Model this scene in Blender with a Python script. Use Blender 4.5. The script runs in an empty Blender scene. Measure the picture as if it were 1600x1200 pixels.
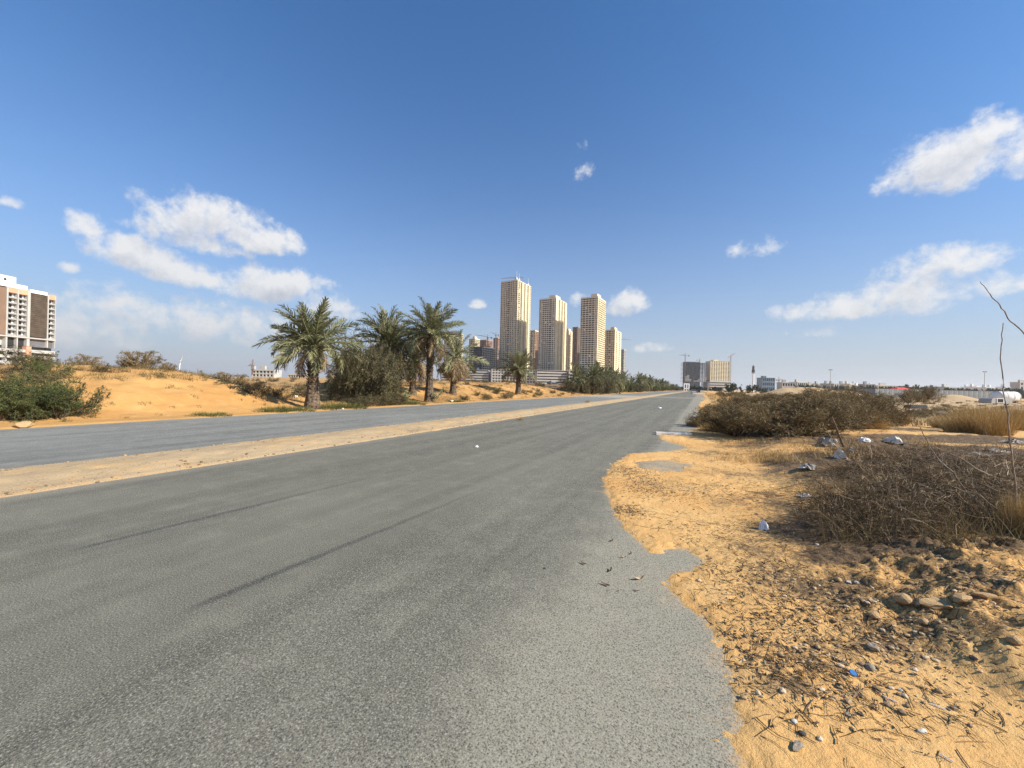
import bpy, math, random
import numpy as np
from mathutils import Matrix, Vector

# ---------------------------------------------------------------- camera, sky, sun, exposure
SC = bpy.context.scene
COL = SC.collection
F_PX, CX, CY = 600.0, 800.0, 600.0          # photo is 1600 x 1200, ultra-wide lens
YAW, ROLL, PITCH = math.radians(26.2), math.radians(1.35), math.radians(0.12)
CAM_H = 1.6
Fh = np.array([-math.sin(YAW), math.cos(YAW), 0.0])      # level heading of the camera
Rh = np.array([math.cos(YAW), math.sin(YAW), 0.0])
Up = np.array([0, 0, 1.0])
Fw = Fh * math.cos(PITCH) + Up * math.sin(PITCH)
U0 = Up * math.cos(PITCH) - Fh * math.sin(PITCH)
Uc = U0 * math.cos(ROLL) - Rh * math.sin(ROLL)
Rc = Rh * math.cos(ROLL) + U0 * math.sin(ROLL)
cam = bpy.data.cameras.new('camera')
cam.sensor_width = 36.0
cam.lens = 36.0 * F_PX / 1600.0
cam.clip_start, cam.clip_end = 0.05, 30000
cam_o = bpy.data.objects.new('camera', cam)
COL.objects.link(cam_o)
M = Matrix(((Rc[0], Uc[0], -Fw[0], 0), (Rc[1], Uc[1], -Fw[1], 0), (Rc[2], Uc[2], -Fw[2], CAM_H), (0, 0, 0, 1)))
cam_o.matrix_world = M
SC.camera = cam_o

SUN_EL, SUN_AZ = math.radians(34), math.radians(84)      # azimuth clockwise from +Y
sun = bpy.data.lights.new('sun', 'SUN')
sun.energy, sun.angle, sun.color = 4.9, math.radians(0.5), (1.0, 0.92, 0.80)
sun_o = bpy.data.objects.new('sun', sun)
COL.objects.link(sun_o)
SD = Vector((math.sin(SUN_AZ) * math.cos(SUN_EL), math.cos(SUN_AZ) * math.cos(SUN_EL), math.sin(SUN_EL)))
sun_o.rotation_euler = (-SD).to_track_quat('-Z', 'Y').to_euler()
sun_o.location = (0, 0, 400)

SC.view_settings.view_transform = 'Standard'
SC.view_settings.look = 'None'
SC.view_settings.gamma = 1.0
SC.view_settings.exposure = 0.70
SC.view_settings.use_curve_mapping = False
SC.cycles.max_bounces = 6
SC.cycles.diffuse_bounces = 3
SC.cycles.transparent_max_bounces = 6
SC.cycles.volume_bounces = 0
SC.cycles.use_denoising = True
SC.cycles.denoising_prefilter = 'NONE'
HAZE = 0.00013


def pdir(x, y):
    d = Fw + Rc * ((x - CX) / F_PX) + Uc * ((CY - y) / F_PX)
    return d


def yhor(x):
    """photo row of the horizon in column x"""
    return CY + math.tan(PITCH) * F_PX + (x - CX) * math.tan(ROLL)


def G(x, y, z=0.0):
    """photo pixel to the point where its ray meets the plane z"""
    d = pdir(x, y)
    t = (z - CAM_H) / d[2]
    return (d[0] * t, d[1] * t)


def C2W(X, Z):
    return (X * Rh[0] + Z * Fh[0], X * Rh[1] + Z * Fh[1])


def onx(px, X):
    """pixel column (at the horizon) to the point of the line x = X, parallel to the road"""
    d = pdir(px, yhor(px))
    t = X / d[0]
    return (X, d[1] * t)


def depth_of(x, y):
    return x * Fh[0] + y * Fh[1]


def z_at(px, py, x, y):
    """height over ground of photo row py at ground point x, y"""
    return CAM_H + (yhor(px) - py) / F_PX * depth_of(x, y)


# ---------------------------------------------------------------- node helpers
def new(nt, t, **kw):
    n = nt.nodes.new(t)
    for k, v in kw.items():
        if k in n.inputs:
            n.inputs[k].default_value = v
        else:
            setattr(n, k, v)
    return n


def math_n(nt, op, a, b=None, c=None, clamp=False):
    n = nt.nodes.new('ShaderNodeMath')
    n.operation = op
    n.use_clamp = clamp
    for i, v in enumerate((a, b, c)):
        if v is None:
            continue
        if isinstance(v, (int, float)):
            n.inputs[i].default_value = v
        else:
            nt.links.new(v, n.inputs[i])
    return n.outputs[0]


def mix_c(nt, fac, a, b, mode='MIX'):
    n = nt.nodes.new('ShaderNodeMix')
    n.data_type = 'RGBA'
    n.blend_type = mode
    n.clamp_factor = True
    for sock, v in ((n.inputs[0], fac), (n.inputs[6], a), (n.inputs[7], b)):
        if isinstance(v, (int, float)):
            sock.default_value = v
        elif isinstance(v, tuple):
            sock.default_value = (*v, 1.0) if len(v) == 3 else v
        else:
            nt.links.new(v, sock)
    return n.outputs[2]


def sstep(nt, v, lo, hi):
    n = nt.nodes.new('ShaderNodeMapRange')
    n.interpolation_type = 'SMOOTHSTEP'
    nt.links.new(v, n.inputs[0])
    n.inputs[1].default_value, n.inputs[2].default_value = lo, hi
    return n.outputs[0]


def noise(nt, vec, scale, detail=3.0, rough=0.55, dist=0.0):
    n = nt.nodes.new('ShaderNodeTexNoise')
    n.inputs['Scale'].default_value = scale
    n.inputs['Detail'].default_value = detail
    n.inputs['Roughness'].default_value = rough
    n.inputs['Distortion'].default_value = dist
    if vec is not None:
        nt.links.new(vec, n.inputs['Vector'])
    return n.outputs[0]


def scaled(nt, vec, sx, sy, sz):
    n = nt.nodes.new('ShaderNodeVectorMath')
    n.operation = 'MULTIPLY'
    nt.links.new(vec, n.inputs[0])
    n.inputs[1].default_value = (sx, sy, sz)
    return n.outputs[0]


# ---------------------------------------------------------------- world: Nishita sky with cumulus
W = bpy.data.worlds.new('World')
SC.world = W
W.use_nodes = True
wt = W.node_tree
wt.nodes.clear()
sky = wt.nodes.new('ShaderNodeTexSky')
sky.sky_type = 'NISHITA'
sky.sun_disc = False
sky.sun_elevation, sky.sun_rotation = SUN_EL, SUN_AZ
sky.air_density, sky.dust_density, sky.ozone_density = 1.0, 0.6, 3.0
sky.altitude = 0

CLOUDS = [  # photo x, y, half width, half height, thickness
    (335, 352, 95, 30, 1.0), (415, 380, 60, 20, 0.9), (225, 352, 52, 16, 0.75), (305, 378, 85, 20, 0.7),
    (138, 352, 34, 20, 0.8), (212, 400, 72, 24, 1.0), (288, 430, 66, 18, 0.95), (106, 418, 22, 11, 0.6),
    (182, 470, 60, 22, 0.85), (438, 452, 80, 24, 0.95), (520, 478, 62, 20, 0.6), (300, 508, 180, 32, 0.62), (480, 520, 120, 24, 0.5), (130, 525, 130, 24, 0.45),
    (545, 492, 40, 14, 0.5), (15, 316, 26, 10, 0.65), (918, 272, 22, 15, 0.42), (910, 225, 14, 20, 0.18),
    (970, 478, 36, 19, 0.7), (745, 476, 15, 8, 0.55), (1285, 486, 78, 20, 0.75), (1282, 522, 48, 11, 0.55),
    (1425, 462, 92, 32, 0.75), (1565, 445, 70, 22, 0.8), (1480, 418, 90, 26, 0.9), (1490, 262, 110, 46, 0.9),
    (1600, 240, 50, 40, 0.9), (1180, 388, 46, 20, 0.2), (1020, 546, 30, 9, 0.35), (905, 470, 22, 14, 0.4),
]


def azel(x, y):
    d = pdir(x, y)
    d = d / np.linalg.norm(d)
    return math.atan2(d[0], d[1]), math.asin(d[2])


AZC = azel(800, 600)[0]
cg = bpy.data.node_groups.new('cloud_density', 'ShaderNodeTree')
cg.interface.new_socket('Vector', in_out='INPUT', socket_type='NodeSocketVector')
cg.interface.new_socket('Density', in_out='OUTPUT', socket_type='NodeSocketFloat')
cg.interface.new_socket('Thickness', in_out='OUTPUT', socket_type='NodeSocketFloat')
gi, go = cg.nodes.new('NodeGroupInput'), cg.nodes.new('NodeGroupOutput')
sp = cg.nodes.new('ShaderNodeSeparateXYZ')
cg.links.new(gi.outputs[0], sp.inputs[0])
az = math_n(cg, 'SUBTRACT', math_n(cg, 'ARCTAN2', sp.outputs[0], sp.outputs[1]), AZC)
az = math_n(cg, 'WRAP', az, math.radians(60), math.radians(-60))     # the same kind of sky all round
el = math_n(cg, 'ARCSINE', sp.outputs[2])
nl = noise(cg, gi.outputs[0], 9.0, 2.0, 0.5)
nv = noise(cg, gi.outputs[0], 17.0, 9.0, 0.6)
nf = noise(cg, gi.outputs[0], 48.0, 6.0, 0.62)
tot = None
for (x, y, w, h, s) in CLOUDS:
    a0, e0 = azel(x, y)
    w_ = 1.28 * abs(azel(x + w, y)[0] - azel(x - w, y)[0]) / 2
    h_ = 1.5 * abs(azel(x, y - h)[1] - azel(x, y + h)[1]) / 2
    da = math_n(cg, 'MULTIPLY', math_n(cg, 'SUBTRACT', az, a0 - AZC), 1 / w_)
    de = math_n(cg, 'MULTIPLY', math_n(cg, 'SUBTRACT', el, e0), 1 / h_)
    # flat bases: distances below the middle count for more
    de = math_n(cg, 'MULTIPLY', de, math_n(cg, 'MULTIPLY_ADD', math_n(cg, 'LESS_THAN', de, 0.0), 0.5, 1.0))
    r2 = math_n(cg, 'MULTIPLY_ADD', da, da, math_n(cg, 'MULTIPLY', de, de))
    m = math_n(cg, 'SUBTRACT', s, r2)
    tot = m if tot is None else math_n(cg, 'SMOOTH_MAX', tot, m, 0.3)
tot = math_n(cg, 'MAXIMUM', tot, -1.5)
tot = math_n(cg, 'MULTIPLY_ADD', math_n(cg, 'SUBTRACT', nv, 0.5), 3.2, tot)
tot = math_n(cg, 'MULTIPLY_ADD', math_n(cg, 'SUBTRACT', nl, 0.5), 1.2, tot)
tot = math_n(cg, 'MULTIPLY_ADD', math_n(cg, 'SUBTRACT', nf, 0.5), 1.5, tot)
cg.links.new(sstep(cg, tot, -0.25, 0.95), go.inputs[0])
cg.links.new(sstep(cg, tot, -0.4, 2.1), go.inputs[1])

tc = wt.nodes.new('ShaderNodeTexCoord')
g1 = wt.nodes.new('ShaderNodeGroup'); g1.node_tree = cg
g2 = wt.nodes.new('ShaderNodeGroup'); g2.node_tree = cg
wt.links.new(tc.outputs['Generated'], g1.inputs[0])
off = wt.nodes.new('ShaderNodeVectorMath'); off.operation = 'ADD'
wt.links.new(tc.outputs['Generated'], off.inputs[0])
off.inputs[1].default_value = (SD.x * 0.022, SD.y * 0.022, 0.030)
nrm = wt.nodes.new('ShaderNodeVectorMath'); nrm.operation = 'NORMALIZE'
wt.links.new(off.outputs[0], nrm.inputs[0])
wt.links.new(nrm.outputs[0], g2.inputs[0])
shade = math_n(wt, 'SUBTRACT', 1.12, math_n(wt, 'MULTIPLY', g2.outputs[1], 1.25), clamp=True)
ccol = mix_c(wt, shade, (4.6, 4.8, 5.4), (8.0, 7.9, 7.8))
skyc = mix_c(wt, 1.0, sky.outputs[0], (0.38, 0.97, 1.42), 'MULTIPLY')
# pale dust in the lower air, the same all round the horizon
wsp = wt.nodes.new('ShaderNodeSeparateXYZ'); wt.links.new(tc.outputs['Generated'], wsp.inputs[0])
wel = math_n(wt, 'MAXIMUM', math_n(wt, 'ARCSINE', wsp.outputs[2]), 0.0)
wha = math_n(wt, 'MINIMUM', math_n(wt, 'MULTIPLY', math_n(wt, 'EXPONENT', math_n(wt, 'MULTIPLY', wel, -1 / 0.18)), 1.1), 0.95)
skyc = mix_c(wt, wha, skyc, (4.4, 4.65, 5.0))
cov = math_n(wt, 'MULTIPLY', g1.outputs[0], 0.93)
wcol = mix_c(wt, math_n(wt, 'MULTIPLY', wha, 0.55), mix_c(wt, cov, skyc, ccol), (4.4, 4.65, 5.0))
bg = wt.nodes.new('ShaderNodeBackground')
bg.inputs[1].default_value = 0.075
wt.links.new(wcol, bg.inputs[0])
wo = wt.nodes.new('ShaderNodeOutputWorld')
wt.links.new(bg.outputs[0], wo.inputs[0])

# ---------------------------------------------------------------- mesh helpers
rng = np.random.default_rng(7)


def lab(o, label=None, cat=None, group=None, kind=None):
    if label: o['label'] = label
    if cat: o['category'] = cat
    if group: o['group'] = group
    if kind: o['kind'] = kind
    return o


def mesh_data(name, V, Fs, mat=None, smooth=False, tone=None, attrs=None):
    """V (n,3); Fs a list of int arrays (m,3) or (m,4)"""
    me = bpy.data.meshes.new(name)
    V = np.asarray(V, dtype=np.float32)
    if not isinstance(Fs, list):
        Fs = [Fs]
    Fs = [np.asarray(f, dtype=np.int32) for f in Fs if len(f)]
    loops = np.concatenate([f.ravel() for f in Fs])
    tot_ = np.concatenate([np.full(len(f), f.shape[1], dtype=np.int32) for f in Fs])
    start = np.concatenate([[0], np.cumsum(tot_)[:-1]]).astype(np.int32)
    me.vertices.add(len(V)); me.vertices.foreach_set('co', V.ravel())
    me.loops.add(len(loops)); me.loops.foreach_set('vertex_index', loops)
    me.polygons.add(len(tot_))
    me.polygons.foreach_set('loop_start', start)
    me.polygons.foreach_set('loop_total', tot_)
    me.polygons.foreach_set('use_smooth', np.full(len(tot_), smooth))
    me.update(calc_edges=True)
    if tone is not None:
        a = me.attributes.new('tone', 'FLOAT', 'FACE')
        a.data.foreach_set('value', np.asarray(tone, dtype=np.float32))
    for k, v in (attrs or {}).items():
        a = me.attributes.new(k, 'FLOAT', 'POINT')
        a.data.foreach_set('value', np.asarray(v, dtype=np.float32))
    if mat is not None:
        me.materials.append(mat)
    return me


def obj(name, me, parent=None, loc=None, rotz=None, scale=None):
    o = bpy.data.objects.new(name, me)
    COL.objects.link(o)
    if parent is not None: o.parent = parent
    if loc is not None: o.location = loc
    if rotz is not None: o.rotation_euler = (0, 0, rotz)
    if scale is not None: o.scale = scale if hasattr(scale, '__len__') else (scale,) * 3
    return o


def thing(name, label, cat, loc=(0, 0, 0), rotz=0.0, group=None, scale=None):
    o = obj(name, None, None, loc, rotz, scale)
    o.empty_display_size = 0.2
    return lab(o, label, cat, group)


class MB:
    """collects boxes, prisms and tubes into one mesh"""
    def __init__(s): s.V, s.Q, s.T, s.n = [], [], [], 0

    def add(s, V, Q=(), T=()):
        V = np.asarray(V, float)
        if len(Q): s.Q.append(np.asarray(Q, int) + s.n)
        if len(T): s.T.append(np.asarray(T, int) + s.n)
        s.V.append(V); s.n += len(V)

    def box(s, x0, x1, y0, y1, z0, z1, m=None):
        V = np.array([(x, y, z) for z in (z0, z1) for y in (y0, y1) for x in (x0, x1)], float)
        if m is not None: V = V @ m[:3, :3].T + m[:3, 3]
        s.add(V, [(0, 2, 3, 1), (4, 5, 7, 6), (0, 1, 5, 4), (2, 6, 7, 3), (0, 4, 6, 2), (1, 3, 7, 5)])

    def bar(s, a, b, w, h=None):
        a, b = np.array(a, float), np.array(b, float)
        d = b - a; L = np.linalg.norm(d); d = d / L
        up = np.array([0, 0, 1.0]) if abs(d[2]) < 0.95 else np.array([1.0, 0, 0])
        r = np.cross(d, up); r /= np.linalg.norm(r); u = np.cross(r, d)
        h = h or w
        V = [p + r * sx * w / 2 + u * sz * h / 2 for p in (a, b) for sz in (-1, 1) for sx in (-1, 1)]
        s.add(V, [(0, 2, 3, 1), (4, 5, 7, 6), (0, 1, 5, 4), (2, 6, 7, 3), (0, 4, 6, 2), (1, 3, 7, 5)])

    def lathe(s, prof, n=12, m=None):
        """prof: list of (radius, z)"""
        k = len(prof)
        a = np.arange(n) * 2 * math.pi / n
        V = np.concatenate([np.stack([r * np.cos(a), r * np.sin(a), np.full(n, z)], 1) for r, z in prof])
        if m is not None: V = V @ m[:3, :3].T + m[:3, 3]
        Q = [(i * n + j, i * n + (j + 1) % n, (i + 1) * n + (j + 1) % n, (i + 1) * n + j) for i in range(k - 1) for j in range(n)]
        s.add(V, Q)

    def prism(s, poly, y0, y1):
        """poly: (x, z) outline, extruded along y"""
        n = len(poly)
        V = [(x, y0, z) for x, z in poly] + [(x, y1, z) for x, z in poly]
        Q = [(i, (i + 1) % n, n + (i + 1) % n, n + i) for i in range(n)]
        c0, c1 = 2 * n, 2 * n + 1
        cx, cz = np.mean([p[0] for p in poly]), np.mean([p[1] for p in poly])
        V += [(cx, y0, cz), (cx, y1, cz)]
        T = [(c0, (i + 1) % n, i) for i in range(n)] + [(c1, n + i, n + (i + 1) % n) for i in range(n)]
        s.add(V, Q, T)

    def mesh(s, name, mat, smooth=False):
        Fs = []
        if s.Q: Fs.append(np.concatenate(s.Q))
        if s.T: Fs.append(np.concatenate(s.T))
        return mesh_data(name, np.concatenate(s.V), Fs, mat, smooth)

    def build(s, name, mat, parent=None, smooth=False, **k):
        return obj(name, s.mesh(name, mat, smooth), parent, **k)


# value-noise fbm in numpy (for terrain heights)
_perm = np.random.default_rng(3).random((256, 256)).astype(np.float32)


def vnoise(x, y):
    xi, yi = np.floor(x).astype(int), np.floor(y).astype(int)
    fx, fy = x - xi, y - yi
    fx = fx * fx * (3 - 2 * fx); fy = fy * fy * (3 - 2 * fy)
    a = _perm[xi % 256, yi % 256]; b = _perm[(xi + 1) % 256, yi % 256]
    c = _perm[xi % 256, (yi + 1) % 256]; d = _perm[(xi + 1) % 256, (yi + 1) % 256]
    return (a * (1 - fx) + b * fx) * (1 - fy) + (c * (1 - fx) + d * fx) * fy


def fbm(x, y, o=4, rough=0.5):
    t, a, n = 0, 1.0, 0
    for i in range(o):
        t = t + a * (vnoise(x * 2 ** i + 17.3 * i, y * 2 ** i + 9.1 * i) - 0.5)
        n += a; a *= rough
    return t / n * 2


def ss(lo, hi, v):
    t = np.clip((v - lo) / (hi - lo), 0, 1)
    return t * t * (3 - 2 * t)


# ---------------------------------------------------------------- materials
def mat_new(name):
    m = bpy.data.materials.new(name)
    m.use_nodes = True
    nt = m.node_tree
    b = nt.nodes['Principled BSDF']
    b.inputs['Roughness'].default_value = 0.9
    b.inputs['Specular IOR Level'].default_value = 0.25
    return m, nt, b


def plain(name, col, rough=0.85, var=0.12, scale=0.6, metal=0.0, spec=0.25, bump=0.0, bscale=20):
    m, nt, b = mat_new(name)
    t = nt.nodes.new('ShaderNodeTexCoord')
    n = noise(nt, t.outputs['Object'], scale, 5.0, 0.6)
    f = sstep(nt, n, 0.3, 0.7)
    lo = tuple(c * (1 - var) for c in col); hi = tuple(min(1, c * (1 + var)) for c in col)
    nt.links.new(mix_c(nt, f, lo, hi), b.inputs['Base Color'])
    b.inputs['Roughness'].default_value = rough
    b.inputs['Metallic'].default_value = metal
    b.inputs['Specular IOR Level'].default_value = spec
    if bump:
        bp = nt.nodes.new('ShaderNodeBump')
        bp.inputs['Strength'].default_value = bump
        bp.inputs['Distance'].default_value = 0.01
        nt.links.new(noise(nt, t.outputs['Object'], bscale, 4.0), bp.inputs['Height'])
        nt.links.new(bp.outputs[0], b.inputs['Normal'])
    return m


def leafy(name, dark, mid, light, transl=0.25):
    m, nt, b = mat_new(name)
    at = new(nt, 'ShaderNodeAttribute', attribute_name='tone')
    oi = nt.nodes.new('ShaderNodeObjectInfo')
    v = math_n(nt, 'MULTIPLY_ADD', math_n(nt, 'SUBTRACT', oi.outputs['Random'], 0.5), 0.25, at.outputs['Fac'])
    r = nt.nodes.new('ShaderNodeValToRGB')
    r.color_ramp.elements[0].color = (*dark, 1); r.color_ramp.elements[0].position = 0.05
    r.color_ramp.elements[1].color = (*light, 1); r.color_ramp.elements[1].position = 0.97
    e = r.color_ramp.elements.new(0.55); e.color = (*mid, 1)
    nt.links.new(v, r.inputs[0])
    nt.links.new(r.outputs[0], b.inputs['Base Color'])
    b.inputs['Roughness'].default_value = 0.6
    if transl:
        tr = nt.nodes.new('ShaderNodeBsdfTranslucent')
        nt.links.new(r.outputs[0], tr.inputs[0])
        mx = nt.nodes.new('ShaderNodeMixShader'); mx.inputs[0].default_value = transl
        out = nt.nodes['Material Output']
        nt.links.new(b.outputs[0], mx.inputs[1]); nt.links.new(tr.outputs[0], mx.inputs[2])
        nt.links.new(mx.outputs[0], out.inputs[0])
    return m


def sand_mat(name, soil_attr=True, c0=(0.61, 0.335, 0.112), c1=(0.65, 0.395, 0.150), c2=(0.66, 0.45, 0.205)):
    m, nt, b = mat_new(name)
    P = nt.nodes.new('ShaderNodeTexCoord').outputs['Object']
    big = noise(nt, P, 0.35, 5.0, 0.6)
    med = noise(nt, P, 2.3, 6.0, 0.65)
    fine = noise(nt, P, 34.0, 5.0, 0.7)
    grain = noise(nt, P, 260.0, 2.0, 0.6)
    c = mix_c(nt, sstep(nt, big, 0.35, 0.65), c0, c1)
    c = mix_c(nt, math_n(nt, 'MULTIPLY', sstep(nt, med, 0.5, 0.72), 0.5), c, c2)
    c = mix_c(nt, math_n(nt, 'MULTIPLY', sstep(nt, fine, 0.57, 0.78), 0.3), c, (0.36, 0.22, 0.09))
    c = mix_c(nt, math_n(nt, 'MULTIPLY', sstep(nt, grain, 0.64, 0.78), 0.35), c, (0.22, 0.14, 0.08))
    if soil_attr:
        at2 = new(nt, 'ShaderNodeAttribute', attribute_name='pale')
        w2 = math_n(nt, 'MULTIPLY_ADD', math_n(nt, 'SUBTRACT', med, 0.5), 1.2, at2.outputs['Fac'])
        c = mix_c(nt, math_n(nt, 'MULTIPLY', sstep(nt, w2, 0.3, 0.9), 0.8), c, (0.40, 0.315, 0.20))
        at = new(nt, 'ShaderNodeAttribute', attribute_name='soil')  # dark soil weight; on the verge it also carries the brush's painted shade
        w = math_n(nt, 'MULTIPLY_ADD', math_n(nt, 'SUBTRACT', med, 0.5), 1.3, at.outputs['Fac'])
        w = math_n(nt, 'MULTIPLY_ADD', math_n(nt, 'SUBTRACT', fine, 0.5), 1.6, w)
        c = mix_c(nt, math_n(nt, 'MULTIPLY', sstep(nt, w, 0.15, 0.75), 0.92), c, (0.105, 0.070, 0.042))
    nt.links.new(c, b.inputs['Base Color'])
    b.inputs['Roughness'].default_value = 0.95
    h = math_n(nt, 'MULTIPLY_ADD', grain, 0.12, math_n(nt, 'MULTIPLY_ADD', fine, 0.6, med))
    bp = nt.nodes.new('ShaderNodeBump')
    bp.inputs['Strength'].default_value = 0.9
    bp.inputs['Distance'].default_value = 0.022
    nt.links.new(h, bp.inputs['Height'])
    nt.links.new(bp.outputs[0], b.inputs['Normal'])
    return m


def asphalt_mat(name, near=True):
    m, nt, b = mat_new(name)
    P = nt.nodes.new('ShaderNodeTexCoord').outputs['Object']
    s = nt.nodes.new('ShaderNodeSeparateXYZ'); nt.links.new(P, s.inputs[0])
    X, Y = s.outputs[0], s.outputs[1]
    big = noise(nt, P, 0.5, 5.0, 0.6)
    mott = noise(nt, P, 3.0, 6.0, 0.65)
    streak = noise(nt, scaled(nt, P, 1.6, 0.05, 1.0), 1.3, 5.0, 0.6)
    agg = noise(nt, P, 98.0, 3.0, 0.8)
    agg2 = noise(nt, P, 34.0, 4.0, 0.75)
    if near:
        d0, d1 = (0.122, 0.115, 0.086), (0.178, 0.168, 0.126)
    else:
        d0, d1 = (0.155, 0.156, 0.138), (0.235, 0.234, 0.205)
    c = mix_c(nt, sstep(nt, math_n(nt, 'MULTIPLY_ADD', streak, 0.7, math_n(nt, 'MULTIPLY', big, 0.4)), 0.42, 0.68), d0, d1)
    c = mix_c(nt, math_n(nt, 'MULTIPLY', sstep(nt, mott, 0.45, 0.75), 0.45), c, tuple(v * 1.45 for v in d1))
    dust_c = (0.36, 0.30, 0.215)
    if near:
        # older, paler shoulder outside the running surface, edge a little ragged
        e = math_n(nt, 'MULTIPLY_ADD', math_n(nt, 'SUBTRACT', mott, 0.5), 0.55, X)
        e = math_n(nt, 'MULTIPLY_ADD', math_n(nt, 'SUBTRACT', big, 0.5), 0.8, e)
        sh = sstep(nt, e, -1.3, -0.75)
        c = mix_c(nt, math_n(nt, 'MULTIPLY', sh, 0.85), c, (0.30, 0.275, 0.205))
        # sandy dust creeping in from both edges
        dl = sstep(nt, math_n(nt, 'MULTIPLY_ADD', math_n(nt, 'SUBTRACT', mott, 0.5), 0.9, X), -7.55, -8.15)
        dr = sstep(nt, math_n(nt, 'MULTIPLY_ADD', math_n(nt, 'SUBTRACT', mott, 0.5), 1.6, X), 0.0, 1.6)
        c = mix_c(nt, math_n(nt, 'MULTIPLY', dl, 0.6), c, dust_c)
        c = mix_c(nt, math_n(nt, 'MULTIPLY', dr, 0.5), c, dust_c)
        da = new(nt, 'ShaderNodeAttribute', attribute_name='dust')
        dw = math_n(nt, 'MULTIPLY_ADD', math_n(nt, 'SUBTRACT', agg2, 0.5), 1.5, da.outputs['Fac'])
        dw = math_n(nt, 'MULTIPLY_ADD', math_n(nt, 'SUBTRACT', mott, 0.5), 0.9, dw)
        dustw = sstep(nt, dw, 0.25, 0.8)
        # pale line of fines along the shoulder joint further up the road
        ln = math_n(nt, 'ABSOLUTE', math_n(nt, 'ADD', math_n(nt, 'MULTIPLY_ADD', math_n(nt, 'SUBTRACT', mott, 0.5), 0.35, X), 0.95))
        lm = math_n(nt, 'MULTIPLY', sstep(nt, ln, 0.13, 0.02), sstep(nt, Y, 4.0, 12.0))
        c = mix_c(nt, math_n(nt, 'MULTIPLY', lm, math_n(nt, 'MULTIPLY', sstep(nt, agg2, 0.3, 0.7), 0.5)), c, (0.38, 0.36, 0.30))
        pt = math_n(nt, 'MULTIPLY', sstep(nt, math_n(nt, 'MULTIPLY_ADD', mott, 0.6, big), 0.78, 0.98), sstep(nt, X, -1.2, 0.2))
        c = mix_c(nt, math_n(nt, 'MULTIPLY', pt, 0.75), c, dust_c)
        # a dirt track crosses here: sand carried over the carriageway
        cr = math_n(nt, 'ABSOLUTE', math_n(nt, 'SUBTRACT', math_n(nt, 'MULTIPLY_ADD', mott, 6.0, Y), 78.0))
        c = mix_c(nt, math_n(nt, 'MULTIPLY', sstep(nt, cr, 9.0, 2.0), 0.5), c, dust_c)
        # two tyre marks left by one braking car
        for x0, s0 in ((-5.10, 1.0), (-3.14, 1.1)):
            xx = math_n(nt, 'SUBTRACT', X, math_n(nt, 'MULTIPLY_ADD', Y, 0.055, x0 - 0.08))
            xx = math_n(nt, 'MULTIPLY_ADD', math_n(nt, 'SUBTRACT', mott, 0.5), 0.10, xx)
            xx = math_n(nt, 'ABSOLUTE', math_n(nt, 'MULTIPLY_ADD', math_n(nt, 'SUBTRACT', agg2, 0.5), 0.09, xx))
            k = math_n(nt, 'MULTIPLY', sstep(nt, xx, 0.065, 0.01), sstep(nt, Y, 1.30, 1.60))
            k = math_n(nt, 'MULTIPLY', k, sstep(nt, Y, 6.2, 1.8))
            k = math_n(nt, 'MULTIPLY', k, sstep(nt, noise(nt, scaled(nt, P, 0.4, 1.0, 1.0), 5.0, 4.0, 0.7), 0.15, 0.5))
            k = math_n(nt, 'MULTIPLY', k, math_n(nt, 'MULTIPLY_ADD', agg2, 0.9, 0.45))
            c = mix_c(nt, math_n(nt, 'MULTIPLY', k, 0.72 * s0), c, (0.030, 0.030, 0.030))
    else:
        dl = sstep(nt, math_n(nt, 'MULTIPLY_ADD', math_n(nt, 'SUBTRACT', mott, 0.5), 1.2, X), -17.2, -18.1)
        dr = sstep(nt, math_n(nt, 'MULTIPLY_ADD', math_n(nt, 'SUBTRACT', mott, 0.5), 0.6, X), -10.8, -10.3)
        c = mix_c(nt, math_n(nt, 'MULTIPLY', math_n(nt, 'MAXIMUM', dl, math_n(nt, 'MULTIPLY', dr, 0.3)), 0.7), c, dust_c)
        cr = math_n(nt, 'ABSOLUTE', math_n(nt, 'SUBTRACT', math_n(nt, 'MULTIPLY_ADD', mott, 8.0, Y), 74.0))
        c = mix_c(nt, math_n(nt, 'MULTIPLY', sstep(nt, cr, 16.0, 3.0), 0.75), c, (0.50, 0.43, 0.32))
    # large worn and stained areas
    wide = noise(nt, scaled(nt, P, 1.0, 0.35, 1.0), 0.22, 6.0, 0.7, 0.6)
    c = mix_c(nt, math_n(nt, 'MULTIPLY', sstep(nt, wide, 0.52, 0.70), 0.22), c, tuple(v * 0.55 for v in d0))
    c = mix_c(nt, math_n(nt, 'MULTIPLY', sstep(nt, wide, 0.47, 0.30), 0.28), c, tuple(v * 1.4 for v in d1))
    # patched and oil-darkened spots
    vo = nt.nodes.new('ShaderNodeTexVoronoi'); vo.inputs['Scale'].default_value = 0.9
    nt.links.new(P, vo.inputs['Vector'])
    sp_ = sstep(nt, math_n(nt, 'MULTIPLY_ADD', math_n(nt, 'SUBTRACT', agg2, 0.5), 0.06, vo.outputs['Distance']), 0.05, 0.03)
    c = mix_c(nt, math_n(nt, 'MULTIPLY', sp_, 0.5), c, (0.045, 0.045, 0.043))
    # aggregate: dark binder, grey and a few near-white chips
    c = mix_c(nt, math_n(nt, 'MULTIPLY', sstep(nt, agg, 0.50, 0.36), 0.82), c, (0.035, 0.035, 0.034))
    c = mix_c(nt, math_n(nt, 'MULTIPLY', sstep(nt, agg, 0.53, 0.67), 0.8), c, (0.41, 0.385, 0.315))
    c = mix_c(nt, math_n(nt, 'MULTIPLY', sstep(nt, agg2, 0.38, 0.25), 0.45), c, (0.05, 0.05, 0.05))
    v2 = nt.nodes.new('ShaderNodeTexVoronoi'); v2.inputs['Scale'].default_value = 16.0
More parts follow.
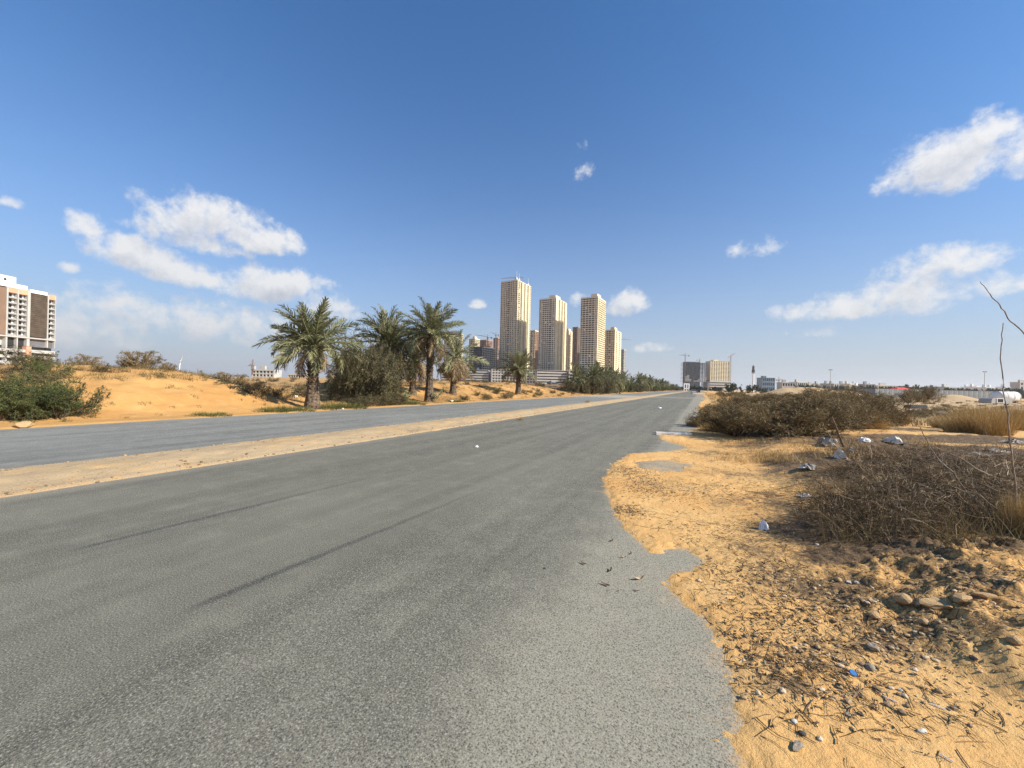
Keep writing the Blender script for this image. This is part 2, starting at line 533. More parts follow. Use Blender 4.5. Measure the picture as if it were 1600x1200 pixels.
    nt.links.new(P, v2.inputs['Vector'])
    c = mix_c(nt, math_n(nt, 'MULTIPLY', sstep(nt, math_n(nt, 'MULTIPLY_ADD', big, 0.20, v2.outputs['Distance']), 0.150, 0.115), 0.75), c, (0.55, 0.54, 0.50))
    if near:
        c = mix_c(nt, math_n(nt, 'MULTIPLY', dustw, 0.85), c, (0.58, 0.34, 0.128))
    nt.links.new(c, b.inputs['Base Color'])
    b.inputs['Roughness'].default_value = 0.88
    b.inputs['Specular IOR Level'].default_value = 0.3
    h = math_n(nt, 'MULTIPLY_ADD', agg2, 0.35, agg)
    bp = nt.nodes.new('ShaderNodeBump')
    bp.inputs['Strength'].default_value = 0.7
    bp.inputs['Distance'].default_value = 0.0045
    nt.links.new(h, bp.inputs['Height'])
    nt.links.new(bp.outputs[0], b.inputs['Normal'])
    return m


MT = {}
MT['sand'] = sand_mat('sand')
MT['dune'] = sand_mat('dune_sand', True, (0.47, 0.245, 0.078), (0.52, 0.295, 0.100), (0.53, 0.335, 0.140))
MT['sandp'] = sand_mat('sand_plain', False)
MT['road'] = asphalt_mat('asphalt_near', True)
MT['road2'] = asphalt_mat('asphalt_far', False)
MT['palm'] = leafy('palm_leaf', (0.075, 0.082, 0.034), (0.195, 0.198, 0.092), (0.40, 0.37, 0.21), 0.28)
MT['palmdry'] = leafy('palm_leaf_dry', (0.16, 0.115, 0.06), (0.28, 0.205, 0.115), (0.42, 0.33, 0.20), 0.15)
MT['rachis'] = plain('palm_rachis', (0.20, 0.18, 0.085), 0.7)
MT['ptrunk'] = plain('palm_trunk', (0.120, 0.088, 0.060), 0.95, 0.75, 9.0)
MT['bark'] = plain('bark', (0.105, 0.080, 0.055), 0.95, 0.35, 14.0)
MT['green'] = leafy('prosopis_leaf', (0.035, 0.055, 0.018), (0.075, 0.105, 0.032), (0.20, 0.20, 0.055), 0.25)
MT['olive'] = leafy('acacia_leaf', (0.055, 0.053, 0.022), (0.120, 0.110, 0.046), (0.24, 0.195, 0.09), 0.2)
MT['drybush'] = leafy('dry_bush_leaf', (0.085, 0.062, 0.024), (0.185, 0.138, 0.055), (0.36, 0.265, 0.12), 0.15)
MT['tawny'] = leafy('dry_grass', (0.25, 0.155, 0.052), (0.42, 0.27, 0.10), (0.56, 0.40, 0.185), 0.2)
MT['deadtwig'] = leafy('dead_twig', (0.075, 0.046, 0.020), (0.19, 0.122, 0.058), (0.42, 0.315, 0.185), 0.0)
MT['grass'] = leafy('verge_grass', (0.07, 0.085, 0.024), (0.14, 0.15, 0.045), (0.28, 0.235, 0.09), 0.25)
MT['broad'] = leafy('broad_leaf', (0.06, 0.11, 0.055), (0.115, 0.18, 0.095), (0.22, 0.29, 0.17), 0.15)
MT['farleaf'] = leafy('far_tree_leaf', (0.018, 0.028, 0.012), (0.040, 0.055, 0.022), (0.085, 0.10, 0.04), 0.15)
MT['litter'] = leafy('leaf_litter', (0.07, 0.045, 0.025), (0.22, 0.14, 0.07), (0.45, 0.33, 0.19), 0.0)
MT['pebble'] = leafy('pebble', (0.20, 0.14, 0.085), (0.46, 0.32, 0.175), (0.60, 0.49, 0.34), 0.0)

# ---------------------------------------------------------------- ground
XN0, XN1 = -8.0, 2.4             # near carriageway, its right edge lies under the sand
XF0, XF1 = -17.7, -10.3          # far carriageway
Y_END = 620.0


def slab(name, x0, x1, mat):
    b = MB()
    ys = np.concatenate([np.linspace(-30, 60, 10), np.linspace(80, Y_END, 20)])
    for a, c in zip(ys[:-1], ys[1:]):
        pass
    b.box(x0, x1, -30, Y_END, -0.35, 0.0)
    return lab(b.build(name, mat), kind='structure')



slab('far_road', XF0, XF1, MT['road2'])

gb = MB()
gb.add([(-9000, -3500, -0.14), (6000, -3500, -0.14), (6000, 9000, -0.14), (-9000, 9000, -0.14)], [(0, 1, 2, 3)])
lab(gb.build('ground', MT['sandp']), kind='structure')

# sand edge on the asphalt, traced in the photograph and laid on the ground plane
EDGE_PX = [(1165, 1200), (1157, 1130), (1148, 1050), (1130, 1000), (1095, 957), (1052, 930), (1042, 915), (1062, 903),
           (1094, 890), (1100, 876), (1084, 860), (1054, 857), (1020, 860), (995, 842), (966, 812), (958, 790),
           (947, 770), (945, 750), (957, 727), (986, 709), (1048, 705), (1078, 700), (1050, 692), (1032, 686),
           (1030, 679), (1062, 680), (1098, 666), (1094, 650), (1090, 638), (1094, 628)]
edge = [G(*p) for p in EDGE_PX]
edge = [(0.32, -4.0), (0.30, 0.9)] + edge
e_last = edge[-1]
edge += [(0.9, max(70.0, e_last[1] + 10)), (0.6, 110), (1.2, 170), (0.8, 400)]
poly = np.array(edge + [(400, 400), (400, -4.0)])
isl = np.array([G(*p) for p in [(992, 722), (1040, 719), (1080, 727), (1066, 738), (1030, 737), (1002, 733)]])


def in_poly(x, y, P):
    r = np.zeros(x.shape, bool)
    j = len(P) - 1
    for i in range(len(P)):
        xi, yi, xj, yj = P[i][0], P[i][1], P[j][0], P[j][1]
        if yi != yj:
            c = ((yi > y) != (yj > y)) & (x < (xj - xi) * (y - yi) / (yj - yi) + xi)
            r ^= c
        j = i
    return r


def seg_dist(x, y, P, closed):
    d = np.full(x.shape, 1e9)
    n = len(P)
    for i in range(n if closed else n - 1):
        a, b = P[i], P[(i + 1) % n]
        vx, vy = b[0] - a[0], b[1] - a[1]
        t = np.clip(((x - a[0]) * vx + (y - a[1]) * vy) / (vx * vx + vy * vy + 1e-9), 0, 1)
        d = np.minimum(d, np.hypot(x - a[0] - t * vx, y - a[1] - t * vy))
    return d


MOUNDS = []      # far sand heaps on the right: x, y, half width, half depth, height, turn


def mound_px(px, D, hw, hd, h):
    X = (px - 800) / 600 * D
    MOUNDS.append((*C2W(X, D), hw, hd, h))


mound_px(1252, 92, 9.0, 5.0, 2.35); mound_px(1300, 96, 9.0, 4.0, 2.0); mound_px(1345, 100, 6.0, 4.0, 0.9)
mound_px(1492, 105, 4.6, 3.5, 1.75); mound_px(1443, 112, 4.0, 3.0, 1.3); mound_px(1120, 130, 7, 6, 0.8)
mound_px(1160, 62, 4, 3, 0.35)


BANKS = [(G(1440, 935), 0.75, 0.062), (G(1560, 930), 0.8, 0.066), (G(1320, 960), 0.6, 0.06), (G(1500, 880), 0.8, 0.07), (G(1580, 1010), 0.5, 0.045), (G(1420, 715), 2.5, 0.10), (G(1560, 700), 2.5, 0.10)]


def H_verge(x, y):
    x = np.asarray(x, float); y = np.asarray(y, float)
    d = np.where(in_poly(x, y, poly), 1.0, -1.0) * np.minimum(seg_dist(x, y, np.array(edge), False), 2.0)
    di = np.where(in_poly(x, y, isl), -1.0, 1.0) * np.minimum(seg_dist(x, y, isl, True), 2.0)
    d = np.minimum(d, di + 0.35 * fbm(x * 1.8 + 7, y * 1.8, 4, 0.65))
    dn = d + fbm(x * 4, y * 4, 4, 0.65) * 0.15 + fbm(x * 15, y * 15, 3, 0.6) * 0.09
    e = ss(-0.16, 0.16, dn)
    inn = ss(0.1, 0.9, d)
    z = -0.018 + 0.040 * e
    z = z + 0.10 * ss(0.6, 3.2, x + 0.4 * fbm(x * 0.5, y * 0.5, 3)) * inn
    bank = ss(0.0, 0.45, (x - 1.35) * 0.55 + (y - 3.0) * 0.75 + 0.35 * fbm(x * 1.3, y * 1.3, 4)) * ss(1.0, 2.0, x)
    z = z + 0.13 * bank
    z = z + inn * (0.06 * fbm(x * 0.7, y * 0.7, 4) + 0.022 * fbm(x * 3.1, y * 3.1, 4, 0.6) * (1 + bank))
    z = z + e * (0.010 * fbm(x * 11, y * 11, 4, 0.65))
    for (bx, by), rad_, am in BANKS:
        w_ = np.exp(-((x - bx) ** 2 + (y - by) ** 2) / rad_ ** 2)
        rg = 1 - 2 * np.abs(fbm(x * 2.2 + 3, y * 2.2, 5, 0.65))
        z = z + am * w_ * (0.45 * rg + 0.55 * fbm(x * 6.5, y * 6.5, 5, 0.75) + 0.35 * np.abs(fbm(x * 17, y * 17, 3, 0.7)))
    for mx, my, hw, hd, h in MOUNDS:
        # axes along the camera's right and forward headings
        a = (x - mx) * Rh[0] + (y - my) * Rh[1]; c = (x - mx) * Fh[0] + (y - my) * Fh[1]
        r = (a / hw) ** 2 + (c / hd) ** 2
        z = z + h * np.exp(-r * 1.2) * (1 + 0.25 * fbm(x * 0.3, y * 0.3, 4))
    z = np.where(d > 0.22, np.maximum(z, 0.006 + 0.006 * vnoise(x * 9, y * 9)), z)
    far = np.maximum(ss(120, 170, x), ss(180, 240, y))
    z = z * (1 - far) - 0.4 * far
    return z


def sand_dist(x, y):
    d = np.where(in_poly(x, y, poly), 1.0, -1.0) * seg_dist(x, y, np.array(edge), False)
    di = np.where(in_poly(x, y, isl), -1.0, 1.0) * seg_dist(x, y, isl, True)
    return np.minimum(d, di)


def graded(a, b, d, growth, dmax=1e9):
    v, st = [a], d
    sgn = 1 if b > a else -1
    while (b - v[-1]) * sgn > 0:
        v.append(v[-1] + sgn * st)
        st = min(st * growth, dmax)
    v[-1] = b
    return v


def grid_mesh(name, xs, ys, H, mat, attrs_fn=None):
    X, Y = np.meshgrid(xs, ys, indexing='ij')
    Z = H(X, Y)
    V = np.stack([X.ravel(), Y.ravel(), Z.ravel()], 1)
    nx, ny = len(xs), len(ys)
    i = np.arange(nx * ny).reshape(nx, ny)
    Q = np.stack([i[:-1, :-1].ravel(), i[1:, :-1].ravel(), i[1:, 1:].ravel(), i[:-1, 1:].ravel()], 1)
    at = attrs_fn(X.ravel(), Y.ravel()) if attrs_fn else None
    me = mesh_data(name, V, [Q], mat, True, attrs=at)
    return lab(obj(name, me), kind='structure')


# dark organic soil under and round the brush, plus shade painted under its front, pale silt further back (px centre, half sizes in m, amount)
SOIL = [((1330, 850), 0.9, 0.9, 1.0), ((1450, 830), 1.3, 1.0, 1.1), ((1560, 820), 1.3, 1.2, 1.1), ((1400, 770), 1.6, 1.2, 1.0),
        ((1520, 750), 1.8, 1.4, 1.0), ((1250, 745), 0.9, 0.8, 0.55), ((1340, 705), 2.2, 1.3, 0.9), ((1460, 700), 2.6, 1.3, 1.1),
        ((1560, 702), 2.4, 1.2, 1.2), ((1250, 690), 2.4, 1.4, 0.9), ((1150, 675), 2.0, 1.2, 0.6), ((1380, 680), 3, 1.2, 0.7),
        ((1300, 735), 1.6, 1.0, 1.1), ((1420, 720), 2.2, 1.0, 1.2), ((1550, 725), 2.2, 1.2, 1.2), ((1310, 880), 0.6, 0.3, 0.8), ((1400, 880), 0.7, 0.25, 0.7), ((1500, 860), 0.9, 0.3, 0.7),  # the flat ellipses along the brush front paint its shade into the ground
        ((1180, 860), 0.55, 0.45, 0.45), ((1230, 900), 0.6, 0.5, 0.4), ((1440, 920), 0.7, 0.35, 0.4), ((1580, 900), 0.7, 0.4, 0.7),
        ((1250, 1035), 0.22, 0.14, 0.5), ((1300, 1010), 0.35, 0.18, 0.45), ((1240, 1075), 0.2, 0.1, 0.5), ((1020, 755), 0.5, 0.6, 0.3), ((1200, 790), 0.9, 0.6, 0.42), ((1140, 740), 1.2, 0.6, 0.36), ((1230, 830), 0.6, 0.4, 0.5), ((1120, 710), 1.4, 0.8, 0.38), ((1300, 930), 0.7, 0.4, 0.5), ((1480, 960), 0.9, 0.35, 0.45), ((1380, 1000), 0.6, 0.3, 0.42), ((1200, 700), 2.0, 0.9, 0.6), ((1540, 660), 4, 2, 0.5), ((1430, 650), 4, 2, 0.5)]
SOIL_SHADE_G = [(G(*p), a, b, k) for p, a, b, k in SOIL]


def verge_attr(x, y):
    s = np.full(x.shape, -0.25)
    for (gx, gy), a, b, k in SOIL_SHADE_G:
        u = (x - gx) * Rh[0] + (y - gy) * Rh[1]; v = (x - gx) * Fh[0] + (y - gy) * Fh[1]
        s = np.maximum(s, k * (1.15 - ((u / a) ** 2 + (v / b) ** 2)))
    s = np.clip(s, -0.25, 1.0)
    pale = 0.75 * ss(16, 30, y) * ss(2.0, 6.0, x)
    pale = np.maximum(pale, 0.35 * ss(1.8, 3.0, x) * ss(2.5, 4.0, y))
    return {'soil': s, 'pale': pale}


# near carriageway: slab plus a finely divided strip that knows how far the sand is
rbm = MB(); rbm.box(XN0, XN1, -30, Y_END, -0.35, 0.0)
gx = np.arange(-3.2, XN1, 0.05); gy = np.array([-8.0, -6.0, -4.0, -2.0, -1.0, 0.0] + graded(0.6, 60, 0.05, 1.012))
GX, GY = np.meshgrid(gx, gy, indexing='ij')
gd = -sand_dist(GX, GY)
dust = np.clip(0.70 * np.exp(-np.maximum(gd + 0.04, 0) / 0.05) + 0.20 * np.exp(-np.maximum(gd, 0) / 0.35), 0, 1)
dust = np.maximum(dust, np.where(in_poly(GX, GY, isl), 0.42, 0.0))
gi_ = np.arange(GX.size).reshape(GX.shape)
rbm.add(np.stack([GX.ravel(), GY.ravel(), (0.005 * ss(-3.2, -2.4, GX) * (1 - ss(52, 60, GY)) - 0.002).ravel()], 1),
        np.stack([gi_[:-1, :-1].ravel(), gi_[1:, :-1].ravel(), gi_[1:, 1:].ravel(), gi_[:-1, 1:].ravel()], 1))
lab(obj('road', mesh_data('road', np.concatenate(rbm.V), [np.concatenate(rbm.Q)], MT['road'], False, attrs={'dust': np.concatenate([np.zeros(8), dust.ravel()])})), kind='structure')

xs = sorted(set(np.round(np.concatenate([np.arange(-2.4, 4.6, 0.022), graded(4.6, 180, 0.022, 1.03)]), 5)))
ys = sorted(set(np.round(np.concatenate([graded(0.9, -3.9, 0.05, 1.2), np.arange(0.9, 7.0, 0.022), graded(7.0, 250, 0.022, 1.025)]), 5)))
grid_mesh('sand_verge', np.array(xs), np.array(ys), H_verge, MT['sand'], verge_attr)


def H_dune(x, y):
    x = np.asarray(x, float); y = np.asarray(y, float)
    s = XF0 - x + 0.35 * fbm(x * 0.8, y * 0.8, 3)
    z = -0.10 + 0.13 * ss(-0.25, 0.35, s)
    amp = 1.02 - 0.45 * np.exp(-((y - 17.5) / 5.0) ** 2) - 0.35 * np.exp(-((y - 80) / 12.0) ** 2)
    amp = amp + 0.9 * ss(34, 55, y) * ss(5, 16, s)
    z = z + amp * ss(1.0, 11.0, s)
    z = z + 1.02 * np.exp(-((y - 9.3) / 4.4) ** 4) * ss(0.8, 6.0, s) * (1 - 0.6 * ss(9, 22, s))
    z = z + 0.14 * np.exp(-((y - 10) / 10.0) ** 2) * ss(6, 14, s) * (1 - ss(25, 50, s))
    z = z + 0.45 * np.exp(-((y - 38) / 8.0) ** 2) * ss(1.2, 5, s) * (1 - ss(9, 18, s))
    z = z + ss(1, 6, s) * (0.42 * fbm(x * 0.16, y * 0.16, 4) + 0.14 * fbm(x * 0.7, y * 0.7, 4, 0.6))
    z = z + ss(0.2, 2, s) * 0.085 * fbm(x * 2.6, y * 2.6, 5, 0.65)
    z = z * (1 - 0.35 * ss(50, 100, s))
    far = np.maximum(np.maximum(ss(140, 175, s), ss(330, 400, y)), ss(-20, -34, y))
    return z * (1 - far) - 0.4 * far


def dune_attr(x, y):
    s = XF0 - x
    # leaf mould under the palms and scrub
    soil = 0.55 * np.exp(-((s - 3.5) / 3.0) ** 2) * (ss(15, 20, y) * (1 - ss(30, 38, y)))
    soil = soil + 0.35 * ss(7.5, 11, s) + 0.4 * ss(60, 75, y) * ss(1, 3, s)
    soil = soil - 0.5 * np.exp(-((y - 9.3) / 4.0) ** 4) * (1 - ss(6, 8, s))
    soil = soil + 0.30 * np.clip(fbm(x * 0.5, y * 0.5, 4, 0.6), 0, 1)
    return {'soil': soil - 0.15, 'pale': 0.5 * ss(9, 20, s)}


xs = graded(XF0 + 0.5, -210, 0.10, 1.014)[::-1]
ys = sorted(set(np.round(np.concatenate([graded(2, -36, 0.15, 1.06), np.arange(2, 48, 0.13), graded(48, 402, 0.13, 1.02)]), 5)))
grid_mesh('dune', np.array(xs), np.array(ys), H_dune, MT['dune'], dune_attr)


def H_median(x, y):
    e = np.minimum(x - XF1, XN0 - x) + 0.22 * fbm(x * 1.5, y * 1.5, 4, 0.65)
    z = -0.03 + 0.05 * ss(-0.08, 0.15, e) + 0.06 * ss(0.2, 1.1, e)
    return z + ss(0, 0.4, e) * (0.035 * fbm(x * 1.5, y * 1.5, 4, 0.6) + 0.012 * fbm(x * 9, y * 9, 3, 0.6))


xs = np.linspace(XF1 - 0.25, XN0 + 0.25, 44)
ys = sorted(set(np.round(np.concatenate([np.arange(-6, 30, 0.07), graded(30, Y_END, 0.07, 1.02)]), 5)))
grid_mesh('median', xs, np.array(ys), H_median, MT['sand'],
          lambda x, y: {'soil': -0.05 + 0.5 * fbm(x * 0.6, y * 0.4, 4, 0.6), 'pale': 0.85 + 0.35 * fbm(x, y, 3)})


def HZ(x, y):
    """ground height at one point"""
    xa, ya = np.array([float(x)]), np.array([float(y)])
    if x > -2.2: return float(max(H_verge(xa, ya)[0], 0.0 if x < XN1 else -0.14))
    if x > XN0 : return 0.0
    if x > XF1: return float(H_median(xa, ya)[0])
    if x > XF0: return 0.0
    return float(H_dune(xa, ya)[0])


def HZv(x, y):
    z = np.zeros(x.shape)
    m = x > -2.2
    if m.any(): z[m] = np.maximum(H_verge(x[m], y[m]), np.where(x[m] < XN1, 0.0, -0.14))
    m = (x <= XN0) & (x > XF1)
    if m.any(): z[m] = H_median(x[m], y[m])
    m = x <= XF0
    if m.any(): z[m] = H_dune(x[m], y[m])
    return z


def GH(px, py):
    """photo pixel to the first point where its ray meets the built ground"""
    d = pdir(px, py)
    t = np.geomspace(1.2, 400, 1500)
    x, y, z = d[0] * t, d[1] * t, CAM_H + d[2] * t
    hit = np.nonzero(z < HZv(x, y))[0]
    i = hit[0] if len(hit) else len(t) - 1
    return float(x[i]), float(y[i])


# ---------------------------------------------------------------- vegetation generators
def unit(v): return v / (np.linalg.norm(v, axis=-1, keepdims=True) + 1e-9)


def tubes(P, R, sides=3):
    """P (n,k,3) paths, R (n,k) radii -> verts, quads"""
    n, k, _ = P.shape
    D = unit(np.gradient(P, axis=1))
    ref = np.where(np.abs(D[..., 2:3]) < 0.9, np.array([0, 0, 1.0]), np.array([1.0, 0, 0]))
    A = unit(np.cross(D, ref)); B = np.cross(A, D)
    a = np.arange(sides) * 2 * math.pi / sides
    V = P[:, :, None, :] + R[:, :, None, None] * (A[:, :, None, :] * np.cos(a)[:, None] + B[:, :, None, :] * np.sin(a)[:, None])
    idx = np.arange(n * k * sides).reshape(n, k, sides)
    q = np.stack([idx[:, :-1, :], np.roll(idx[:, :-1, :], -1, 2), np.roll(idx[:, 1:, :], -1, 2), idx[:, 1:, :]], -1)
    return V.reshape(-1, 3), q.reshape(-1, 4)


def grow(r, starts, dirs, lengths, k=4, curl=0.35, grav=0.0):
    n = len(starts)
    P = np.zeros((n, k + 1, 3)); P[:, 0] = starts
    d = unit(dirs)
    for i in range(k):
        P[:, i + 1] = P[:, i] + d * (lengths / k)[:, None]
        d = unit(d + r.normal(0, curl, (n, 3)) + np.array([0, 0, grav]))
    return P


def along(r, P, m, lo=0.2):
    """m random points (and directions) along given paths"""
    n, k, _ = P.shape
    i = r.integers(0, n, m)
    t = (lo + (1 - lo) * r.random(m)) * (k - 1)
    j = np.minimum(t.astype(int), k - 2); f = (t - j)[:, None]
    return P[i, j] * (1 - f) + P[i, j + 1] * f, unit(P[i, j + 1] - P[i, j])


def leaf_quads(r, pos, axis, L, Wd):
    n = len(pos)
    side = unit(np.cross(axis, r.normal(0, 1, (n, 3))))
    L = L[:, None]; Wd = Wd[:, None]
    V = np.stack([pos, pos + axis * L * 0.5 + side * Wd / 2, pos + axis * L, pos + axis * L * 0.5 - side * Wd / 2], 1)
    return V.reshape(-1, 3), np.arange(4 * n).reshape(n, 4)


def shrub_meshes(seed, H, R, n1, n2, n3, leaves, lL, lW, mat, droop=0.0, spread=1.0, up=0.35, flat=0.6, barkm=None):
    r = np.random.default_rng(seed)
    a = r.random(n1) * 2 * math.pi
    out = 0.25 + spread * r.random(n1)
    d1 = np.stack([np.cos(a) * out, np.sin(a) * out, 0.55 + 0.6 * r.random(n1)], 1)
    base = np.stack([np.cos(a) * R * 0.15, np.sin(a) * R * 0.15, np.full(n1, -0.05)], 1) * r.random((n1, 1)) ** 0.5
    base[:, 2] = -0.05
    P1 = grow(r, base, d1, (0.7 + 0.5 * r.random(n1)) * math.hypot(H, R) * 0.72, 6, 0.20, -0.03)
    p, d = along(r, P1, n2, 0.25)
    d2 = d + r.normal(0, 0.65, (n2, 3)) + np.array([0, 0, up])
    P2 = grow(r, p, d2, (0.25 + 0.35 * r.random(n2)) * R, 4, 0.25, -droop * 0.3)
    p, d = along(r, P2, n3, 0.15)
    d3 = d + r.normal(0, 0.7, (n3, 3)) + np.array([0, 0, up * 0.5 - droop])
    P3 = grow(r, p, d3, (0.10 + 0.16 * r.random(n3)) * R, 3, 0.25, -droop * 0.3)
    # keep inside an uneven dome
    for P in (P2, P3):
        ang = np.arctan2(P[..., 1], P[..., 0])
        lob = 1 + 0.16 * np.sin(3 * ang + seed) + 0.12 * np.sin(5 * ang + 2 * seed)
        rr = np.hypot(P[..., 0], P[..., 1])
        k = np.minimum(1, R * lob / (rr + 1e-6))
        k = 0.35 * 1 + 0.65 * k
        P[..., 0] *= k; P[..., 1] *= k
        top = H * (0.72 + 0.35 * np.cos(np.clip(rr / (R * 1.15), 0, 1.3))) * (1 + 0.10 * np.sin(4 * ang + seed * 1.7))
        P[..., 2] = np.where(P[..., 2] > top, top + (P[..., 2] - top) * 0.25, P[..., 2])
        P[..., 2] = np.maximum(P[..., 2], 0.02 + 0.03 * r.random(P.shape[:2]))
    r1 = np.linspace(1, 0.35, 7)[None] * (0.012 + 0.010 * r.random((n1, 1))) * (1 + H * 0.5)
    V1, Q1 = tubes(P1, r1, 5)
    V2, Q2 = tubes(P2, np.linspace(1, 0.4, 5)[None] * np.full((n2, 1), 0.007), 3)
    V3, Q3 = tubes(P3, np.linspace(1, 0.4, 4)[None] * np.full((n3, 1), 0.004), 3)
    Vs = np.concatenate([V1, V2, V3]); Qs = np.concatenate([Q1, Q2 + len(V1), Q3 + len(V1) + len(V2)])
    tone_s = r.random(len(Qs))
    stem = mesh_data('stems', Vs, [Qs], barkm or MT['bark'], False, tone_s)
    p, d = along(r, P3, leaves, 0.0)
    ax = unit(d + r.normal(0, 0.75, (leaves, 3)) + np.array([0, 0, -droop * 0.6]))
    V, Q = leaf_quads(r, p, ax, lL * (0.6 + 0.8 * r.random(leaves)), lW * (0.6 + 0.8 * r.random(leaves)))
    cl = vnoise(p[:, 0] * 3 + 50 + seed, p[:, 1] * 3 + p[:, 2] * 2 + 50)
    tone = np.clip(0.55 * r.random(leaves) + 0.75 * cl - 0.1, 0, 1)
    fol = mesh_data('foliage', V, [Q], mat, False, tone)
    return stem, fol


def blades_mesh(seed, n, R, H, wd, mat, lean=0.45, dome=True):
    """a clump of thin upright blades"""
    r = np.random.default_rng(seed)
    rr = R * np.sqrt(r.random(n)); a = r.random(n) * 2 * math.pi
    rr *= 1 + 0.25 * np.sin(3 * a + seed)
    b = np.stack([rr * np.cos(a), rr * np.sin(a), np.full(n, -0.03)], 1)
    hh = H * (0.45 + 0.6 * r.random(n)) * ((1 - 0.35 * (rr / R) ** 2) * (0.7 + 0.6 * vnoise(b[:, 0] * 5 + seed, b[:, 1] * 5)) if dome else 1)
    d = np.stack([np.cos(a) * lean * rr / R, np.sin(a) * lean * rr / R, np.ones(n)], 1) + r.normal(0, 0.28, (n, 3)) * np.array([1, 1, 0.2])
    P = grow(r, b, d, hh * 1.1, 3, 0.16, -0.08)
    side = unit(r.normal(0, 1, (n, 3)) * np.array([1, 1, 0.15]))
    w = np.array([1, 0.9, 0.6, 0.15])[None, :, None] * wd / 2
    V = np.stack([P - side[:, None] * w, P + side[:, None] * w], 2).reshape(-1, 3)
    i = np.arange(n)[:, None] * 8 + np.arange(3)[None] * 2
    Q = np.stack([i, i + 1, i + 3, i + 2], -1).reshape(-1, 4)
    tone = np.repeat(np.clip(r.random(n) * 0.7 + 0.3 * vnoise(b[:, 0] * 4 + 9, b[:, 1] * 4 + 9), 0, 1), 3)
    return mesh_data('blades', V, [Q], mat, False, tone)


def brush_mesh(seed, n, R, H):
    """tangled heap of dead branches"""
    r = np.random.default_rng(seed)
    rr = R * np.sqrt(r.random(n)); a = r.random(n) * 2 * math.pi
    z = H * (1 - (rr / R) ** 2) * r.random(n) ** 0.6 * (0.05 + 1.75 * vnoise(rr * np.cos(a) * 4.2 + 20 + seed, rr * np.sin(a) * 4.2 + 20) ** 1.3)
    s = np.stack([rr * np.cos(a), rr * np.sin(a), z], 1)
    d = r.normal(0, 1, (n, 3)) * np.array([1, 1, 0.45]) + np.stack([np.cos(a) * 0.5, np.sin(a) * 0.5, np.full(n, 0.1)], 1)
    L = (0.10 + 0.40 * r.random(n) ** 1.5)
    lg = r.random(n) < 0.10
    L = np.where(lg, 0.45 + 0.5 * r.random(n), L)
    d[lg, 2] += 0.25
    P = grow(r, s, d, L, 4, 0.38, -0.04)
    P[..., 2] = np.maximum(P[..., 2], 0.005)
    rad = 0.0016 + 0.0042 * r.random((n, 1)) ** 3
    V, Q = tubes(P, np.linspace(1, 0.35, 5)[None] * rad, 3)
    tone = np.repeat(np.clip(r.random(n) ** 1.3, 0, 1), 12)
    return mesh_data('twigs', V, [Q], MT['deadtwig'], False, tone)


def frond_mesh(seed, L, droop, mat, pairs=46, name='frond', lw=0.030):
    """pinnate date-palm frond from the origin along +Y, arching down"""
    r = np.random.default_rng(seed)
    k = 12
    t = np.linspace(0, 1, k)
    ang = 0.12 - droop * t ** 1.4
    y = np.concatenate([[0], np.cumsum(np.cos(ang[:-1]))]) * L / (k - 1)
    z = np.concatenate([[0], np.cumsum(np.sin(ang[:-1]))]) * L / (k - 1)
    x = 0.05 * L * np.sin(t * 2.2) * r.normal()
    P = np.stack([x, y, z], 1)
    V0, Q0 = tubes(P[None], (np.linspace(0.028, 0.005, k))[None], 4)
    ts = np.linspace(0.13, 1.0, pairs)
    pos = np.stack([np.interp(ts, t, P[:, i]) for i in range(3)], 1)
    a = np.interp(ts, t, ang)
    tg = np.stack([0 * a, np.cos(a), np.sin(a)], 1)
    up = np.stack([0 * a, -np.sin(a), np.cos(a)], 1)
    VV, QQ, n0 = [V0], [Q0], len(V0)
    tones = [np.full(len(Q0), 0.75)]
    for sgn in (-1, 1):
        ll = L * 0.17 * (0.45 + 0.75 * np.sin(np.clip(ts * 1.05, 0, 1) * math.pi) ** 0.6) * (0.75 + 0.5 * r.random(pairs))
        d = unit(tg * (0.75 + 0.5 * ts[:, None]) + np.array([1, 0, 0]) * sgn * 0.85 + up * r.normal(0.28, 0.35, (pairs, 1)) + r.normal(0, 0.15, (pairs, 3)))
        sag = np.array([0, 0, -1.0]) * (ll * (0.12 + 0.25 * droop * r.random(pairs)))[:, None]
        nrm_ = unit(np.cross(d, up + r.normal(0, 0.3, (pairs, 3))))
        w = (lw * (0.8 + 0.4 * r.random(pairs)))[:, None] / 2
        mid = pos + d * ll[:, None] * 0.5
        tip = pos + d * ll[:, None] + sag
        V = np.stack([pos - nrm_ * w * 0.5, pos + nrm_ * w * 0.5, mid + nrm_ * w, mid - nrm_ * w, tip + nrm_ * w * 0.15, tip - nrm_ * w * 0.15], 1).reshape(-1, 3)
        i = np.arange(pairs) * 6 + n0
        QQ.append(np.concatenate([np.stack([i, i + 1, i + 2, i + 3], 1), np.stack([i + 3, i + 2, i + 4, i + 5], 1)]))
        VV.append(V); n0 += len(V)
        tn = np.clip(r.random(pairs) * 0.8 + 0.1, 0, 1)
        tones.append(np.concatenate([tn, tn]))
    return mesh_data(name, np.concatenate(VV), [np.concatenate(QQ)], mat, False, np.concatenate(tones))


